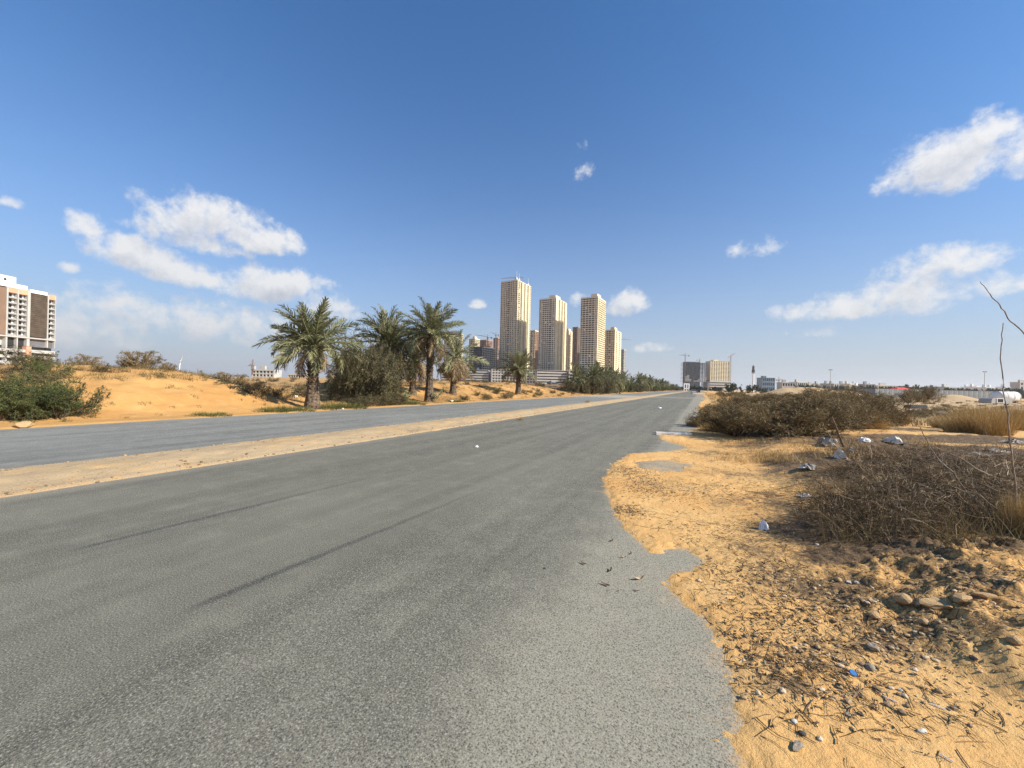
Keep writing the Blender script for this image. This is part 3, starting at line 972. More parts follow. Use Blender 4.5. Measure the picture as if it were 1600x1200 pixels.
def trunk_mesh(seed, h, r0, r1, lean=0.0, name='trunk'):
    """date-palm trunk with the stubs of old leaf bases in spirals"""
    r = np.random.default_rng(seed)
    b = MB()
    ks = 10
    prof_z = np.linspace(-0.25, h, ks)
    a = np.arange(10) * 2 * math.pi / 10
    rings = []
    for z in prof_z:
        t = max(z, 0) / h
        rad = r0 * 1.15 * (1 - t) ** 3 + (r0 * (1 - t) + r1 * t) * (1 - 0.15 * (1 - t) ** 3)
        rings.append(np.stack([rad * np.cos(a) + lean * t * t * h, rad * np.sin(a), np.full(10, z)], 1))
    V = np.concatenate(rings)
    Q = [(i * 10 + j, i * 10 + (j + 1) % 10, (i + 1) * 10 + (j + 1) % 10, (i + 1) * 10 + j) for i in range(ks - 1) for j in range(10)]
    b.add(V, Q)
    n = max(6, int(h / 0.13))
    for i in range(n):
        z = 0.02 + i * (h - 0.02) / n
        t = z / h
        rad = (r0 * (1 - t) + r1 * t) * 0.97
        m = 9
        for j in range(m):
            th = (j + 0.5 * (i % 2)) * 2 * math.pi / m + 0.12 * r.normal()
            ct, st = math.cos(th), math.sin(th)
            wv = 0.085 * (0.8 + 0.4 * r.random()); lg = 0.13 * (0.6 + 0.9 * r.random()) * (1 + 0.8 * t * t)
            cx_ = lean * t * t * h
            p = np.array([cx_ + rad * ct, rad * st, z])
            tang = np.array([-st, ct, 0]); outv = np.array([ct, st, 0])
            tip = p + outv * lg * 0.75 + np.array([0, 0, lg * 1.1])
            VV = [p - tang * wv, p + tang * wv, p + np.array([0, 0, 0.12]) + outv * 0.0, tip - tang * wv * 0.45, tip + tang * wv * 0.45]
            b.add(VV, [(0, 1, 4, 3)], [(0, 3, 2), (1, 2, 4), (3, 4, 2)])
    return b.mesh(name, MT['ptrunk'])


FRONDS = [frond_mesh(11, 1.0, 0.5, MT['palm'], lw=0.020), frond_mesh(12, 1.0, 0.95, MT['palm'], lw=0.020), frond_mesh(13, 1.0, 1.5, MT['palm'], lw=0.020), frond_mesh(16, 1.0, 0.75, MT['palm'], lw=0.018)]
DRYF = [frond_mesh(14, 1.0, 1.5, MT['palmdry'], 34, lw=0.016), frond_mesh(15, 1.0, 2.1, MT['palmdry'], 30, lw=0.016)]


def frond_angles(r, n, lo, hi):
    """golden-angle spiral: young fronds upright in the middle, old ones hang"""
    out = []
    for i in range(n):
        t = i / (n - 1)
        out.append((i * 2.39996 + r.normal() * 0.15, hi + (lo - hi) * t ** 0.85 + r.normal() * 0.07, t))
    return out


def place_palm(label, x, y, h, L, n, seed, dry=8, lean=0.0, trunk_r=0.19, group='date palms beside the far carriageway', rot=0.0):
    r = np.random.default_rng(seed)
    z = HZ(x, y)
    t = thing('date_palm', label, 'palm tree', (x, y, z - 0.03), rot, group)
    obj('trunk', trunk_mesh(seed, h, trunk_r * 1.05, trunk_r * 0.95, lean), t)
    top = (lean * h, 0, h)

    def fr(me, az_, el_, s, nm='frond'):
        o = obj(nm, me, t, top)
        o.rotation_mode = 'QUATERNION'
        o.rotation_quaternion = (Matrix.Rotation(az_, 3, 'Z') @ Matrix.Rotation(el_, 3, 'X') @ Matrix.Rotation(r.normal() * 0.5, 3, 'Y')).to_quaternion()
        o.scale = (s, s, s)
        o.location = (top[0] - math.sin(az_) * trunk_r * 0.6, math.cos(az_) * trunk_r * 0.6, h - 0.1 + 0.25 * max(0, el_))
    for a_, e_, tt in frond_angles(r, n, -0.30, 1.42):
        me = FRONDS[0] if tt < 0.3 else (FRONDS[3] if tt < 0.5 else (FRONDS[1] if tt < 0.8 else FRONDS[2]))
        fr(me, a_, e_, L * (0.78 + 0.25 * r.random() + (0.05 if tt > 0.3 else -0.05)))
    for i in range(dry):
        o = fr(DRYF[i % 2], i * 2.4 + r.normal() * 0.4, -0.45 - 0.55 * r.random(), L * (0.65 + 0.25 * r.random()), 'dry_frond')
    return t


def merged_crown(seed, L, n, dry):
    """a whole palm crown as one mesh, for palms too far off to show single fronds"""
    r = np.random.default_rng(seed)
    src = [FRONDSF[0], FRONDSF[1], FRONDSF[2]]
    VV, QQ, TT, n0 = [], [], [], 0
    lst = [(a_, e_, 0 if tt < 0.35 else (1 if tt < 0.75 else 2)) for a_, e_, tt in frond_angles(r, n, -0.35, 1.4)]
    lst += [(i * 2.4, -0.5 - 0.5 * r.random(), 2) for i in range(dry)]
    for a_, e_, k in lst:
        V, Q, T = src[k]
        Rm = np.array(Matrix.Rotation(a_, 3, 'Z') @ Matrix.Rotation(e_, 3, 'X'))
        s = L * (0.8 + 0.3 * r.random())
        VV.append((V * s) @ Rm.T + np.array([0, 0, 0.2 * max(0, e_)])); QQ.append(Q + n0); TT.append(T); n0 += len(V)
    return mesh_data('crown', np.concatenate(VV), [np.concatenate(QQ)], MT['palm'], False, np.concatenate(TT))


def mesh_arrays(me):
    V = np.zeros(len(me.vertices) * 3); me.vertices.foreach_get('co', V)
    Q = np.zeros(len(me.polygons) * 4, int); me.polygons.foreach_get('vertices', Q)
    T = np.zeros(len(me.polygons)); me.attributes['tone'].data.foreach_get('value', T)
    return V.reshape(-1, 3), Q.reshape(-1, 4), T


FRONDSF = [mesh_arrays(frond_mesh(21 + i, 1.0, d, MT['palm'], 22, lw=0.040)) for i, d in enumerate((0.5, 1.0, 1.6))]

# ---------------------------------------------------------------- near palms and the trees among them
def px_palm(label, px, X, top, L, n, seed, dry, base=None, lean=0.0, tr=0.19, rot=0.0):
    x, y = onx(px, X)
    ztop = z_at(px, top, x, y)
    h = ztop - HZ(x, y) - L * 0.86
    return place_palm(label, x, y, max(0.6, h), L, n, seed, dry, lean, tr, rot=rot)


px_palm('bushy date palm with thick scarred trunk, leftmost palm at the far road edge', 489, -19.2, 478, 2.5, 50, 31, 10, tr=0.225)
px_palm('tall date palm rising behind the dark thorn tree, between the two roadside palms', 606, -24.5, 484, 3.3, 46, 32, 22)
px_palm('tallest slim date palm with upright green crown and white-flecked trunk at road edge', 671, -19.6, 474, 2.9, 46, 33, 16, tr=0.20)
px_palm('date palm with drooping dry fronds, just right of the slim roadside palm', 708, -21.8, 516, 3.1, 14, 34, 46, lean=0.05)
px_palm('low round date palm standing alone in front of the tallest tower', 810, -21.6, 549, 2.7, 44, 35, 8, tr=0.24)
px_palm('short date palm with hanging dry fronds behind the leftmost roadside palm', 548, -26.0, 540, 2.6, 26, 36, 14)
px_palm('shaggy half dead date palm behind the thorn tree, dry fronds hanging to the sand', 645, -23.5, 515, 3.0, 22, 37, 30)

PRO = [shrub_meshes(41, 1.8, 1.7, 16, 170, 1300, 17000, 0.085, 0.022, MT['green'], 0.05),
       shrub_meshes(42, 1.8, 1.7, 16, 170, 1300, 15000, 0.085, 0.022, MT['green'], 0.05)]
OLV = [shrub_meshes(43, 2.0, 1.5, 12, 190, 1600, 18000, 0.075, 0.018, MT['olive'], 0.25),
       shrub_meshes(44, 2.0, 1.5, 12, 190, 1600, 18000, 0.075, 0.018, MT['olive'], 0.35)]
DRB = [shrub_meshes(45 + i, 1.3, 1.35, 22, 300, 2600, 14000, 0.10, 0.011, MT['drybush'], 0.0, barkm=MT['deadtwig'], up=0.5) for i in range(3)]
SCR = [shrub_meshes(51 + i, 0.7, 0.8, 20, 160, 900, 4500, 0.06, 0.012, m_, 0.0, barkm=MT['deadtwig'], up=0.3) for i, m_ in enumerate((MT['drybush'], MT['olive'], MT['green']))]
TAW = [blades_mesh(61 + i, 2600, 0.75, 0.9, 0.010, MT['tawny']) for i in range(2)]
TUFT = [blades_mesh(65, 500, 0.32, 0.42, 0.008, MT['tawny']), blades_mesh(66, 500, 0.32, 0.38, 0.008, MT['drybush'])]
GRS = [blades_mesh(67 + i, 1000, 0.95, 0.40, 0.018, MT['grass'], 0.6) for i in range(2)]
BRU = [brush_mesh(71 + i, (1900, 1300, 2200)[i], 0.95, 0.62) for i in range(3)]


def shrub(name, label, cat, me, x, y, s, rot=None, group=None, sz=None, dz=0.0):
    z = HZ(x, y)
    rot = random.random() * 6.28 if rot is None else rot
    t = thing(name, label, cat, (x, y, z - 0.02 + dz), rot, group, (s, s, sz or s))
    obj('stems', me[0], t); obj('foliage', me[1], t)
    return t


def clump(name, label, cat, me, x, y, s, group=None, sz=None):
    z = HZ(x, y)
    o = obj(name, me, None, (x, y, z - 0.01), random.random() * 6.28, (s, s, sz or s))
    return lab(o, label, cat, group)


random.seed(5)
# dark thorn tree between the palms: three crowns of one thicket, different sizes
g = 'thorn trees between the palms'
x, y = onx(576, -20.8); shrub('thorn_tree', 'big dark olive thorn tree filling the gap right of the leftmost palm', 'tree', OLV[0], x, y, 1.5, 0.4, g, 2.75)
x, y = onx(600, -20.6); shrub('thorn_tree', 'lower drooping thorn tree leaning toward the road beside the big dark one', 'tree', OLV[1], x, y, 1.45, 2.0, g, 1.65)
x, y = onx(566, -23.5); shrub('thorn_tree', 'thorn tree standing behind the big dark one, left part of the thicket', 'tree', OLV[1], x, y, 1.4, 4.0, g, 2.0)
# green prosopis at the far left
g = 'green bushes at the left road edge'
for px, X, s, sz, l in ((90, -19.6, 0.60, 0.62, 'bright green bush at the road edge left of the orange sand face'),
                        (48, -19.8, 0.68, 0.72, 'green bush at the road edge, second from the orange sand face'),
                        (10, -20.0, 0.72, 0.74, 'green bush at the road edge cut by the left picture border'),
                        (72, -24.5, 0.5, 0.5, 'small round green bush on the slope above the roadside bushes')):
    x, y = onx(px, X); shrub('green_bush', l, 'bush', PRO[px % 2], x, y, s, None, g, sz)
x, y = onx(8, -22.6); shrub('grey_bush', 'grey olive bush rising behind the green bushes at the left border', 'bush', OLV[0], x, y, 0.8, None, None, 0.72)
x, y = onx(45, -27.0); shrub('grey_bush', 'grey olive bush on the slope below the balcony apartment block', 'bush', OLV[1], x, y, 0.6, None, None, 0.55)

# dune scrub: the ones that stand out, then the rest of the same kind
sc_l = [(133, -31, 0.95, 0, 'brown scrub on the dune crest right of the balcony apartment block'),
        (222, -30, 1.35, 0, 'wide brown scrub on the highest dune crest above the orange face'),
        (196, -31, 0.7, 1, 'small grey scrub on the dune crest beside the wide brown one'),
        (330, -29, 1.1, 1, 'grey green scrub on the crest right of the leaning white pole'),
        (362, -27, 1.25, 0, 'dark scrub on the dune shoulder above the sandy hollow'),
        (392, -27, 1.0, 1, 'grey scrub on the slope behind the hollow, left of the first palm'),
        (402, -21.6, 0.95, 0, 'grey dry bush in the sandy hollow left of the first palm'),
        (432, -23.5, 0.7, 0, 'pale dry bush on the slope between the hollow and first palm'),
        (470, -24.5, 0.8, 2, 'low green scrub on the sand just left of the first palm'),
        (262, -27.5, 0.6, 0, 'small dry scrub low on the dune crest left of the white pole'),
        (160, -25.5, 0.6, 1, 'small dry bush at the left end of the orange sand face'),
        (775, -21.8, 1.0, 2, 'low dark green scrub left of the lone palm'),
        (745, -21.0, 0.6, 2, 'small round green scrub on bare sand left of the lone palm'),
        (726, -19.6, 0.7, 1, 'low scrub at the road edge below the drooping palm'),
        (760, -19.2, 0.9, 1, 'grey scrub at the road edge left of the lone palm'),
        (790, -19.2, 0.9, 0, 'dry scrub at the road edge in front of the lone palm'),
        (842, -20.5, 0.9, 0, 'dry scrub at the road edge right of the lone palm'),
        (864, -22.5, 0.8, 1, 'grey scrub on the low dune right of the lone palm')]
for px, X, s, k, l in sc_l:
    x, y = onx(px, X); shrub('dune_scrub', l, 'bush', SCR[k], x, y, s, None, 'low scrub on the dunes')
rr = random.Random(9)
for i in range(46):
    x = -rr.uniform(27, 70); y = rr.uniform(6, 110)
    shrub('dune_scrub', 'low brown scrub dotted over the flat sand behind the dune crest', 'bush', SCR[rr.choice((0, 0, 1))], x, y, rr.uniform(0.5, 1.3), rr.random() * 6, 'scattered scrub behind the dune crest')
for i in range(26):
    x = -rr.uniform(19, 25); y = rr.uniform(34, 78)
    shrub('dune_scrub', 'small dry scrub scattered on the sandy bank beyond the palms', 'bush', SCR[rr.choice((0, 1, 2))], x, y, rr.uniform(0.3, 0.75), rr.random() * 6, 'small scrub along the sandy bank')

def herbage(name, label, pts, hts, blades, wd, mat, seed):
    """uncountable low dry grass: one object"""
    r = np.random.default_rng(seed)
    n = len(pts) * blades
    c = np.repeat(np.arange(len(pts)), blades)
    h = np.repeat(hts, blades)
    b = pts[c] + r.normal(0, 1, (n, 2)) * (h * 0.55)[:, None]
    z = HZv(b[:, 0].copy(), b[:, 1].copy())
    d = np.column_stack([r.normal(0, 0.45, (n, 2)), np.ones(n)])
    P = grow(r, np.column_stack([b, z - 0.01]), d, h * (0.5 + 0.8 * r.random(n)), 2, 0.25)
    side = unit(r.normal(0, 1, (n, 3)) * np.array([1, 1, 0.2]))
    w = np.array([1, 0.8, 0.2])[None, :, None] * wd / 2 * (0.6 + 0.8 * r.random(n))[:, None, None]
    V = np.stack([P - side[:, None] * w, P + side[:, None] * w], 2).reshape(-1, 3)
    i = np.arange(n)[:, None] * 6 + np.arange(2)[None] * 2
    Q = np.stack([i, i + 1, i + 3, i + 2], -1).reshape(-1, 4)
    tone = np.repeat(np.clip(0.5 * r.random(n) + 0.5 * np.repeat(r.random(len(pts)), blades), 0, 1), 2)
    lab(obj(name, mesh_data(name, V, [Q], mat, False, tone)), label, 'grass', None, 'stuff')


r_ = np.random.default_rng(201)
q = np.column_stack([-r_.uniform(23.5, 50, 900), r_.uniform(2, 75, 900)])
herbage('dune_grass', 'sparse dry grass over the flat sand behind the dune crest', q, r_.uniform(0.12, 0.42, 900), 34, 0.016, MT['drybush'], 202)
q = np.column_stack([-r_.uniform(23.2, 31, 420), r_.uniform(3, 17, 420)])[:230]
herbage('crest_grass', 'grey brown dry grass along the dune crest above the orange sand face', q, r_.uniform(0.10, 0.30, 230), 30, 0.014, MT['drybush'], 206)
q = np.column_stack([-r_.uniform(18.3, 24, 420), 13 + 66 * r_.random(420)])
herbage('bank_grass', 'sparse straw coloured grass on the sandy bank along the far road', q, r_.uniform(0.08, 0.30, 420), 34, 0.012, MT['tawny'], 203)
q = np.array([G(px_, py_, 0.1) for px_, py_ in zip(r_.uniform(1375, 1660, 700), 622 + 50 * r_.random(700) ** 1.3)])
herbage('field_grass', 'sparse dead grass over the flat field right of the thicket', q, r_.uniform(0.08, 0.32, 700), 30, 0.014, MT['drybush'], 204)
q = np.column_stack([r_.uniform(1.2, 9, 500), 26 + 110 * r_.random(500) ** 1.5])
herbage('verge_grass', 'sparse straw coloured grass along the sandy verge further up the road', q, r_.uniform(0.1, 0.4, 500), 30, 0.018, MT['tawny'], 205)

q = np.column_stack([-r_.uniform(18.6, 23.5, 60), r_.uniform(4, 15, 60)])
herbage('slope_grass', 'few thin dry tufts on the orange sand face', q, r_.uniform(0.06, 0.2, 60), 22, 0.012, MT['drybush'], 207)
# green herbage along the far kerb, broad-leaved plants by the palms
for px, X, s, l in ((455, -18.6, 1.0, 'green grass patch left of the first palm trunk'), (428, -18.7, 0.8, 'thin end of green grass left of the first palm'),
                    (520, -18.7, 1.0, 'green grass patch right of the first palm trunk'), (545, -18.6, 1.1, 'green grass patch at the road edge before the thorn tree'),
                    (330, -18.4, 0.7, 'small green grass patch at the foot of the orange sand face'),
                    (640, -18.8, 1.0, 'yellowish grass patch at the road edge left of the slim palm'), (710, -18.9, 0.9, 'grass patch at the road edge right of the slim palm')):
    x, y = onx(px, X); clump('grass_patch', l, 'grass', GRS[px % 2], x, y, s, 'green grass patches along the far road edge', s * (0.7, 1.1, 0.9)[px % 3])
for px, X, s, l in ((570, -18.9, 0.9, 'low blue green bush at the road edge in front of the thorn tree'), (598, -18.9, 0.9, 'low grey green bush at the road edge below the drooping thorn tree'),
                    (622, -19.2, 0.9, 'low grey bush at the road edge right of the thorn tree')):
    x, y = onx(px, X); shrub('roadside_bush', l, 'bush', OLV[px % 2], x, y, 0.62, None, 'low bushes under the thorn tree', 0.42)


def broad_plant(label, px, X, h, n):
    x, y = onx(px, X)
    t = thing('broadleaf_plant', label, 'plant', (x, y, HZ(x, y)), 0.0, 'broad leaved plants beside the slim palm')
    r = np.random.default_rng(int(px))
    a = r.random(n) * 6.28
    d = np.stack([np.cos(a) * 0.5, np.sin(a) * 0.5, np.ones(n)], 1)
    P = grow(r, np.zeros((n, 3)) - np.array([0, 0, 0.05]), d, h * (0.6 + 0.5 * r.random(n)), 5, 0.12)
    V, Q = tubes(P, np.full((n, 6), 0.014), 5)
    obj('stem', mesh_data('stem', V, [Q], MT['rachis'], False, None), t)
    for i in range(n):
        for j in range(2, 6):
            for sgn in (-1, 1):
                b = MB()
                L = 0.20 * (0.8 + 0.5 * r.random()); w = L * 0.62
                b.add([(0, 0, 0), (w * .42, L * .3, .02), (w * .45, L * .65, .03), (0, L, 0), (-w * .45, L * .65, .03), (-w * .42, L * .3, .02), (0, L * .5, -0.01)],
                      [], [(0, 1, 6), (1, 2, 6), (2, 3, 6), (3, 4, 6), (4, 5, 6), (5, 0, 6)])
                me = LEAFM[(i + j) % 3] if len(LEAFM) == 3 else None
                if me is None:
                    V_ = np.concatenate(b.V); me = mesh_data('leaf', V_, [np.concatenate(b.T)], MT['broad'], False, np.full(6, 0.2 + 0.3 * len(LEAFM)))
                    LEAFM.append(me)
                o = obj('leaf', me, t, tuple(P[i, j]))
                o.rotation_euler = (0.3 + 0.5 * r.random(), 0.4 * r.normal(), a[i] + j * 1.57 + (0 if sgn > 0 else math.pi))


LEAFM = []
broad_plant('large broad leaved green plant at the foot of the slim roadside palm', 681, -19.0, 1.2, 6)
broad_plant('dark broad leaved plant at the right end of the thorn thicket', 638, -19.6, 1.4, 6)

# ---------------------------------------------------------------- palm and tree belt running to the vanishing point
CROWNS = [merged_crown(81 + i, 2.9, 30, 8) for i in range(4)]
TRUNKF = [trunk_mesh(85, 2.4, 0.22, 0.2), trunk_mesh(86, 3.4, 0.2, 0.19)]
rr = random.Random(12)
y = 76.0
k = 0
while y < 420:
    x = -20.0 - rr.uniform(0, 6)
    h = 2.4 if k % 2 == 0 else 3.4
    s = rr.uniform(0.85, 1.25)
    bl_ = 'date palm in the dense green belt running to the end of the road' if k > 6 else ('nearest', 'second', 'third', 'fourth', 'fifth', 'sixth', 'seventh')[k] + ' date palm counted from the near end of the green belt'
    t = thing('date_palm', bl_, 'palm tree', (x, y, HZ(x, y) - 0.05), rr.random() * 6, 'palms of the green belt', s)
    obj('trunk', TRUNKF[k % 2], t)
    obj('crown', CROWNS[k % 4], t, (0, 0, h))
    y += rr.uniform(2.5, 5.5) * (1 + (y - 76) / 150)
    k += 1
y = 74.0
k = 0
while y < 430:
    x = -19.2 - rr.uniform(0, 4.5)
    s = rr.uniform(1.1, 1.9)
    shrub('belt_tree', 'bushy thorn tree in the dense green belt running to the end of the road' if k > 5 else ('first', 'second', 'third', 'fourth', 'fifth', 'sixth')[k] + ' low bushy thorn tree along the near end of the green belt', 'tree', (OLV + PRO)[k % 3], x, y, s, rr.random() * 6, 'bushy trees of the green belt', s * rr.uniform(0.95, 1.35))
    y += rr.uniform(2.2, 4.5) * (1 + (y - 74) / 150)
    k += 1
# the big bushy tree that opens the belt
x, y = onx(925, -20.5); shrub('belt_tree', 'broad dark bushy tree at the near end of the green belt', 'tree', OLV[0], x, y, 2.5, 1.0, None, 2.5)
x, y = onx(946, -20.2); shrub('belt_tree', 'second broad tree of the green belt, right of the nearest one', 'tree', OLV[1], x, y, 2.4, 3.0, None, 2.3)

# ---------------------------------------------------------------- right side: dry bushes, dead brush, grasses
rb = [(1112, 664, 0.72, 0.75, 'small olive bush at the asphalt edge, left tip of the dry thicket'),
      (1150, 678, 0.95, 0.85, 'dry bush in the front row of the thicket, second from the asphalt'),
      (1205, 684, 1.05, 1.0, 'dry bush in the front row of the thicket, third from the asphalt'),
      (1262, 684, 1.1, 1.0, 'dark dry bush in the middle of the front row of the thicket'),
      (1318, 676, 1.1, 1.0, 'dry bush of the front row behind the leaning stick'),
      (1362, 668, 0.95, 0.95, 'dry bush at the right end of the thicket front row'),
      (1140, 652, 1.0, 1.0, 'dry bush in the second row of the thicket nearest the road'),
      (1190, 655, 1.2, 1.1, 'tall dry bush in the second row left of the thicket middle'),
      (1245, 655, 1.25, 1.12, 'tall dry bush in the second row at the thicket middle'),
      (1300, 652, 1.3, 1.12, 'tall dry bush in the second row right of the thicket middle'),
      (1352, 648, 1.2, 1.08, 'dry bush at the right end of the second row of the thicket'),
      (1150, 638, 1.0, 1.0, 'dry bush in the third row of the thicket nearest the road'),
      (1215, 638, 1.4, 1.15, 'wide dry bush in the third row of the thicket'),
      (1290, 636, 1.5, 1.15, 'widest dry bush at the back of the thicket below the sand heap'),
      (1360, 634, 1.2, 1.05, 'dry bush at the back right of the thicket')]
for i, (px, py, s, sz, l) in enumerate(rb):
    x, y = G(px, py, 0.1); shrub('dry_bush', l, 'bush', DRB[i % 3], x, y, s, None, 'dry bushes of the roadside thicket', sz * (0.74, 1.02, 0.70, 0.90)[i % 4] * (0.85 if px < 1200 else 1.0))
for px, py, s, sz, l in ((1099, 662, 0.7, 0.5, 'tawny grass clump at the left edge of the thicket by the asphalt'), (1128, 670, 0.8, 0.55, 'tawny grass clump behind the olive bush by the asphalt'),
                      (1386, 664, 0.9, 0.75, 'tawny grass clump at the right foot of the thicket'), (1352, 676, 0.7, 0.7, 'low tawny grass clump right of the leaning stick'),
                      (1496, 676, 0.85, 0.8, 'golden dry grass clump, left end of the big golden stand'), (1533, 684, 0.95, 1.15, 'golden dry grass clump in front of the big golden stand'),
                      (1566, 676, 1.1, 0.9, 'golden dry grass clump in the middle of the big golden stand'), (1594, 672, 1.1, 1.2, 'golden dry grass clump at the right picture border of the stand'),
                      (1525, 660, 1.2, 1.0, 'golden dry grass clump at the back of the big golden stand'), (1614, 862, 0.24, 0.55, 'upright tawny grass tuft at the right border by the tall stems')):
    x, y = G(px, py, 0.12); clump('dry_grass', l, 'grass', TAW[px % 2], x, y, s, 'dry grass clumps right of the road', sz)
bp_l = [(1362, 822, 0.60, 0.80, 'dead brush heap nearest the road, left tip of the dark brushwood'), (1425, 815, 0.80, 0.95, 'dead brush heap behind the left tip of the dark brushwood'),
        (1492, 800, 0.85, 0.75, 'dead brush heap at the middle front of the brushwood'), (1572, 790, 0.9, 0.95, 'dead brush heap left of the tall stems'),
        (1352, 772, 0.62, 0.45, 'low greyish brush heap at the back left of the brushwood'), (1418, 756, 0.95, 0.80, 'wide dead brush heap at the back of the brushwood'),
        (1500, 750, 1.2, 0.62, 'wide dead brush heap at the back right of the brushwood'), (1600, 752, 1.35, 0.9, 'dead brush heap at the right border behind the tall stems'),
        (1455, 722, 1.4, 0.38, 'flat brush heap behind the brushwood by the grey litter'), (1392, 725, 0.9, 0.30, 'flat brush heap in front of the white plastic bags'),
        (1560, 716, 1.6, 0.36, 'flat brush heap in the burnt litter below the golden grass'), (1625, 830, 0.8, 0.8, 'dead brush heap at the foot of the tall stems, right border')]
for i, (px, py, s, sz, l) in enumerate(bp_l):
    x, y = G(px, py, 0.2)
    o = obj('brush_heap', BRU[i % 3], None, (x, y, HZ(x, y) - 0.02), i * 1.3, (s * (1.2, 0.9, 1.05)[i % 3], s * (0.85, 1.1, 1.0)[i % 3], sz)); lab(o, l, 'brushwood', 'dead brushwood heaps')
for px, py, s, l in ((1262, 1022, 0.17, 'small matted clump of dry twigs on the sand near the asphalt corner'), (1290, 725, 0.5, 'flat brush clump left of the white bags'),
                     (1205, 772, 0.25, 'flat matted twig clump on the bare sand'), (1236, 1072, 0.11, 'tiny twig clump on sand below the matted clump'), (1562, 1012, 0.13, 'tiny twig clump on the sand at lower right')):
    x, y = G(px, py, 0.05); o = obj('twig_clump', BRU[px % 3], None, (x, y, HZ(x, y) - 0.012), px, (s, s, s * 0.30)); lab(o, l, 'twigs', 'small twig clumps on the sand')
r_ = np.random.default_rng(210)
q = np.array([GH(a_, b_) for a_, b_ in zip(r_.uniform(1330, 1650, 170), r_.uniform(700, 830, 170))])
herbage('brush_grass', 'wiry dead grass growing through the dark brushwood', q, r_.uniform(0.08, 0.34, 170), 40, 0.005, MT['deadtwig'], 211)
q = np.array([GH(a_, b_) for a_, b_ in zip(r_.uniform(1290, 1640, 90), r_.uniform(735, 850, 90))])
herbage('straw', 'pale straw tangled in the dark brushwood', q, r_.uniform(0.12, 0.36, 90), 30, 0.004, MT['drybush'], 213)
q = np.array([GH(a_, b_) for a_, b_ in zip(r_.uniform(1120, 1480, 130), r_.uniform(690, 725, 130))])
herbage('thicket_grass', 'thin straw coloured grass along the foot of the thicket', q, r_.uniform(0.06, 0.22, 130), 26, 0.007, MT['tawny'], 212)
rr = random.Random(21)
for i in range(70):
    px = rr.uniform(1385, 1640); py = rr.uniform(627, 662)
    x, y = G(px, py, 0.1)
    shrub('field_scrub', 'low dry scrub on the flat field right of the thicket', 'bush', SCR[rr.choice((0, 0, 1))], x, y, rr.uniform(0.35, 0.8), rr.random() * 6, 'low scrub on the right field', rr.uniform(0.2, 0.45))
for px, py, s, sz, l in ((1440, 632, 2.0, 1.9, 'dark bush in front of the grey site wall, the larger'), (1425, 633, 1.3, 1.2, 'small dark bush beside the larger one before the grey site wall'),
                         (1385, 630, 1.2, 0.8, 'low bush before the left end of the grey site wall')):
    x, y = G(px, py - 3, 0.2); shrub('dark_bush', l, 'bush', DRB[px % 3], x, y, s, None, None, sz)
for i in range(40):
    x = rr.uniform(1.6, 9); y = rr.uniform(36, 150)
    if math.atan2(x, y) > 0.5: continue
    shrub('verge_scrub', 'low tawny scrub along the sandy verge further up the road', 'bush', SCR[rr.choice((0, 0, 1))], x + y * 0.02, y, rr.uniform(0.5, 1.2), rr.random() * 6, 'scrub along the right verge')
for px, py, s, l in ((918, 628, 0.7, 'small dry tuft on the median further up the road'), (812, 655, 0.45, 'small dry tuft on the median nearer the camera')):
    x, y = G(px, py, 0.05); clump('median_tuft', l, 'grass', TUFT[0], x, y, s, None)

# ---------------------------------------------------------------- tall stems, sticks
MT['stem'] = plain('pale_stem', (0.26, 0.215, 0.165), 0.8, 0.3, 30.0)
MT['stick'] = plain('stick', (0.16, 0.11, 0.075), 0.85, 0.3, 20.0)


def stem_px(name, label, cat, pts, D, r0, r1, mat, base=None, kids=(), group=None):
    """a bent stem standing at depth D, bent in the plane facing the road camera plus a little depth wobble"""
    P = []
    for i, (px, py) in enumerate(pts):
        Dz = D + 0.12 * math.sin(i * 1.7)
        X = (px - 800 - (yhor(px) - py) * math.tan(ROLL)) / 600 * Dz
        w = C2W(X, Dz)
        P.append((w[0], w[1], CAM_H + (yhor(px) - py) / 600 * Dz))
    P = np.array(P)
    if base is None:
        g0 = HZ(P[0, 0], P[0, 1])
        P[0, 2] = g0 - 0.03
    o0 = P[0].copy()
    t = np.linspace(0, 1, len(P)); tt = np.linspace(0, 1, len(P) * 4)
    S = np.stack([np.interp(tt, t, P[:, i]) for i in range(3)], 1)
    for _ in range(2):
        S[1:-1] = (S[:-2] + 2 * S[1:-1] + S[2:]) / 4
    S = S - o0
    S[1:-1] += np.random.default_rng(len(label)).normal(0, 0.004, S[1:-1].shape)
    V, Q = tubes(S[None], np.linspace(r0, r1, len(S))[None], 6)
    o = obj(name, mesh_data(name, V, [Q], mat, True), None, tuple(o0))
    return lab(o, label, cat, group)


stem_px('dead_sapling', 'tall thin pale stem standing upright at the right picture border', 'stem', [(1594, 880), (1589, 800), (1581, 700), (1572, 640), (1566, 590), (1563, 545), (1568, 505)], 3.7, 0.0085, 0.0028, MT['stem'])
stem_px('dead_sapling', 'high arching stem entering from the right border against the sky', 'stem', [(1655, 875), (1648, 760), (1640, 640), (1622, 555), (1600, 520), (1574, 497), (1562, 475), (1545, 458), (1532, 440)], 3.7, 0.0085, 0.0028, MT['stem'])
stem_px('dead_sapling', 'long thin pale branch slanting over the brushwood, the lower one', 'stem', [(1558, 822), (1520, 785), (1505, 760), (1485, 735), (1465, 718), (1448, 690), (1438, 668)], 4.3, 0.008, 0.004, MT['stem'])
stem_px('dead_sapling', 'long thin pale branch slanting over the brushwood, the upper one', 'stem', [(1592, 768), (1556, 746), (1530, 735), (1500, 716), (1470, 703), (1432, 686)], 4.6, 0.008, 0.003, MT['stem'])
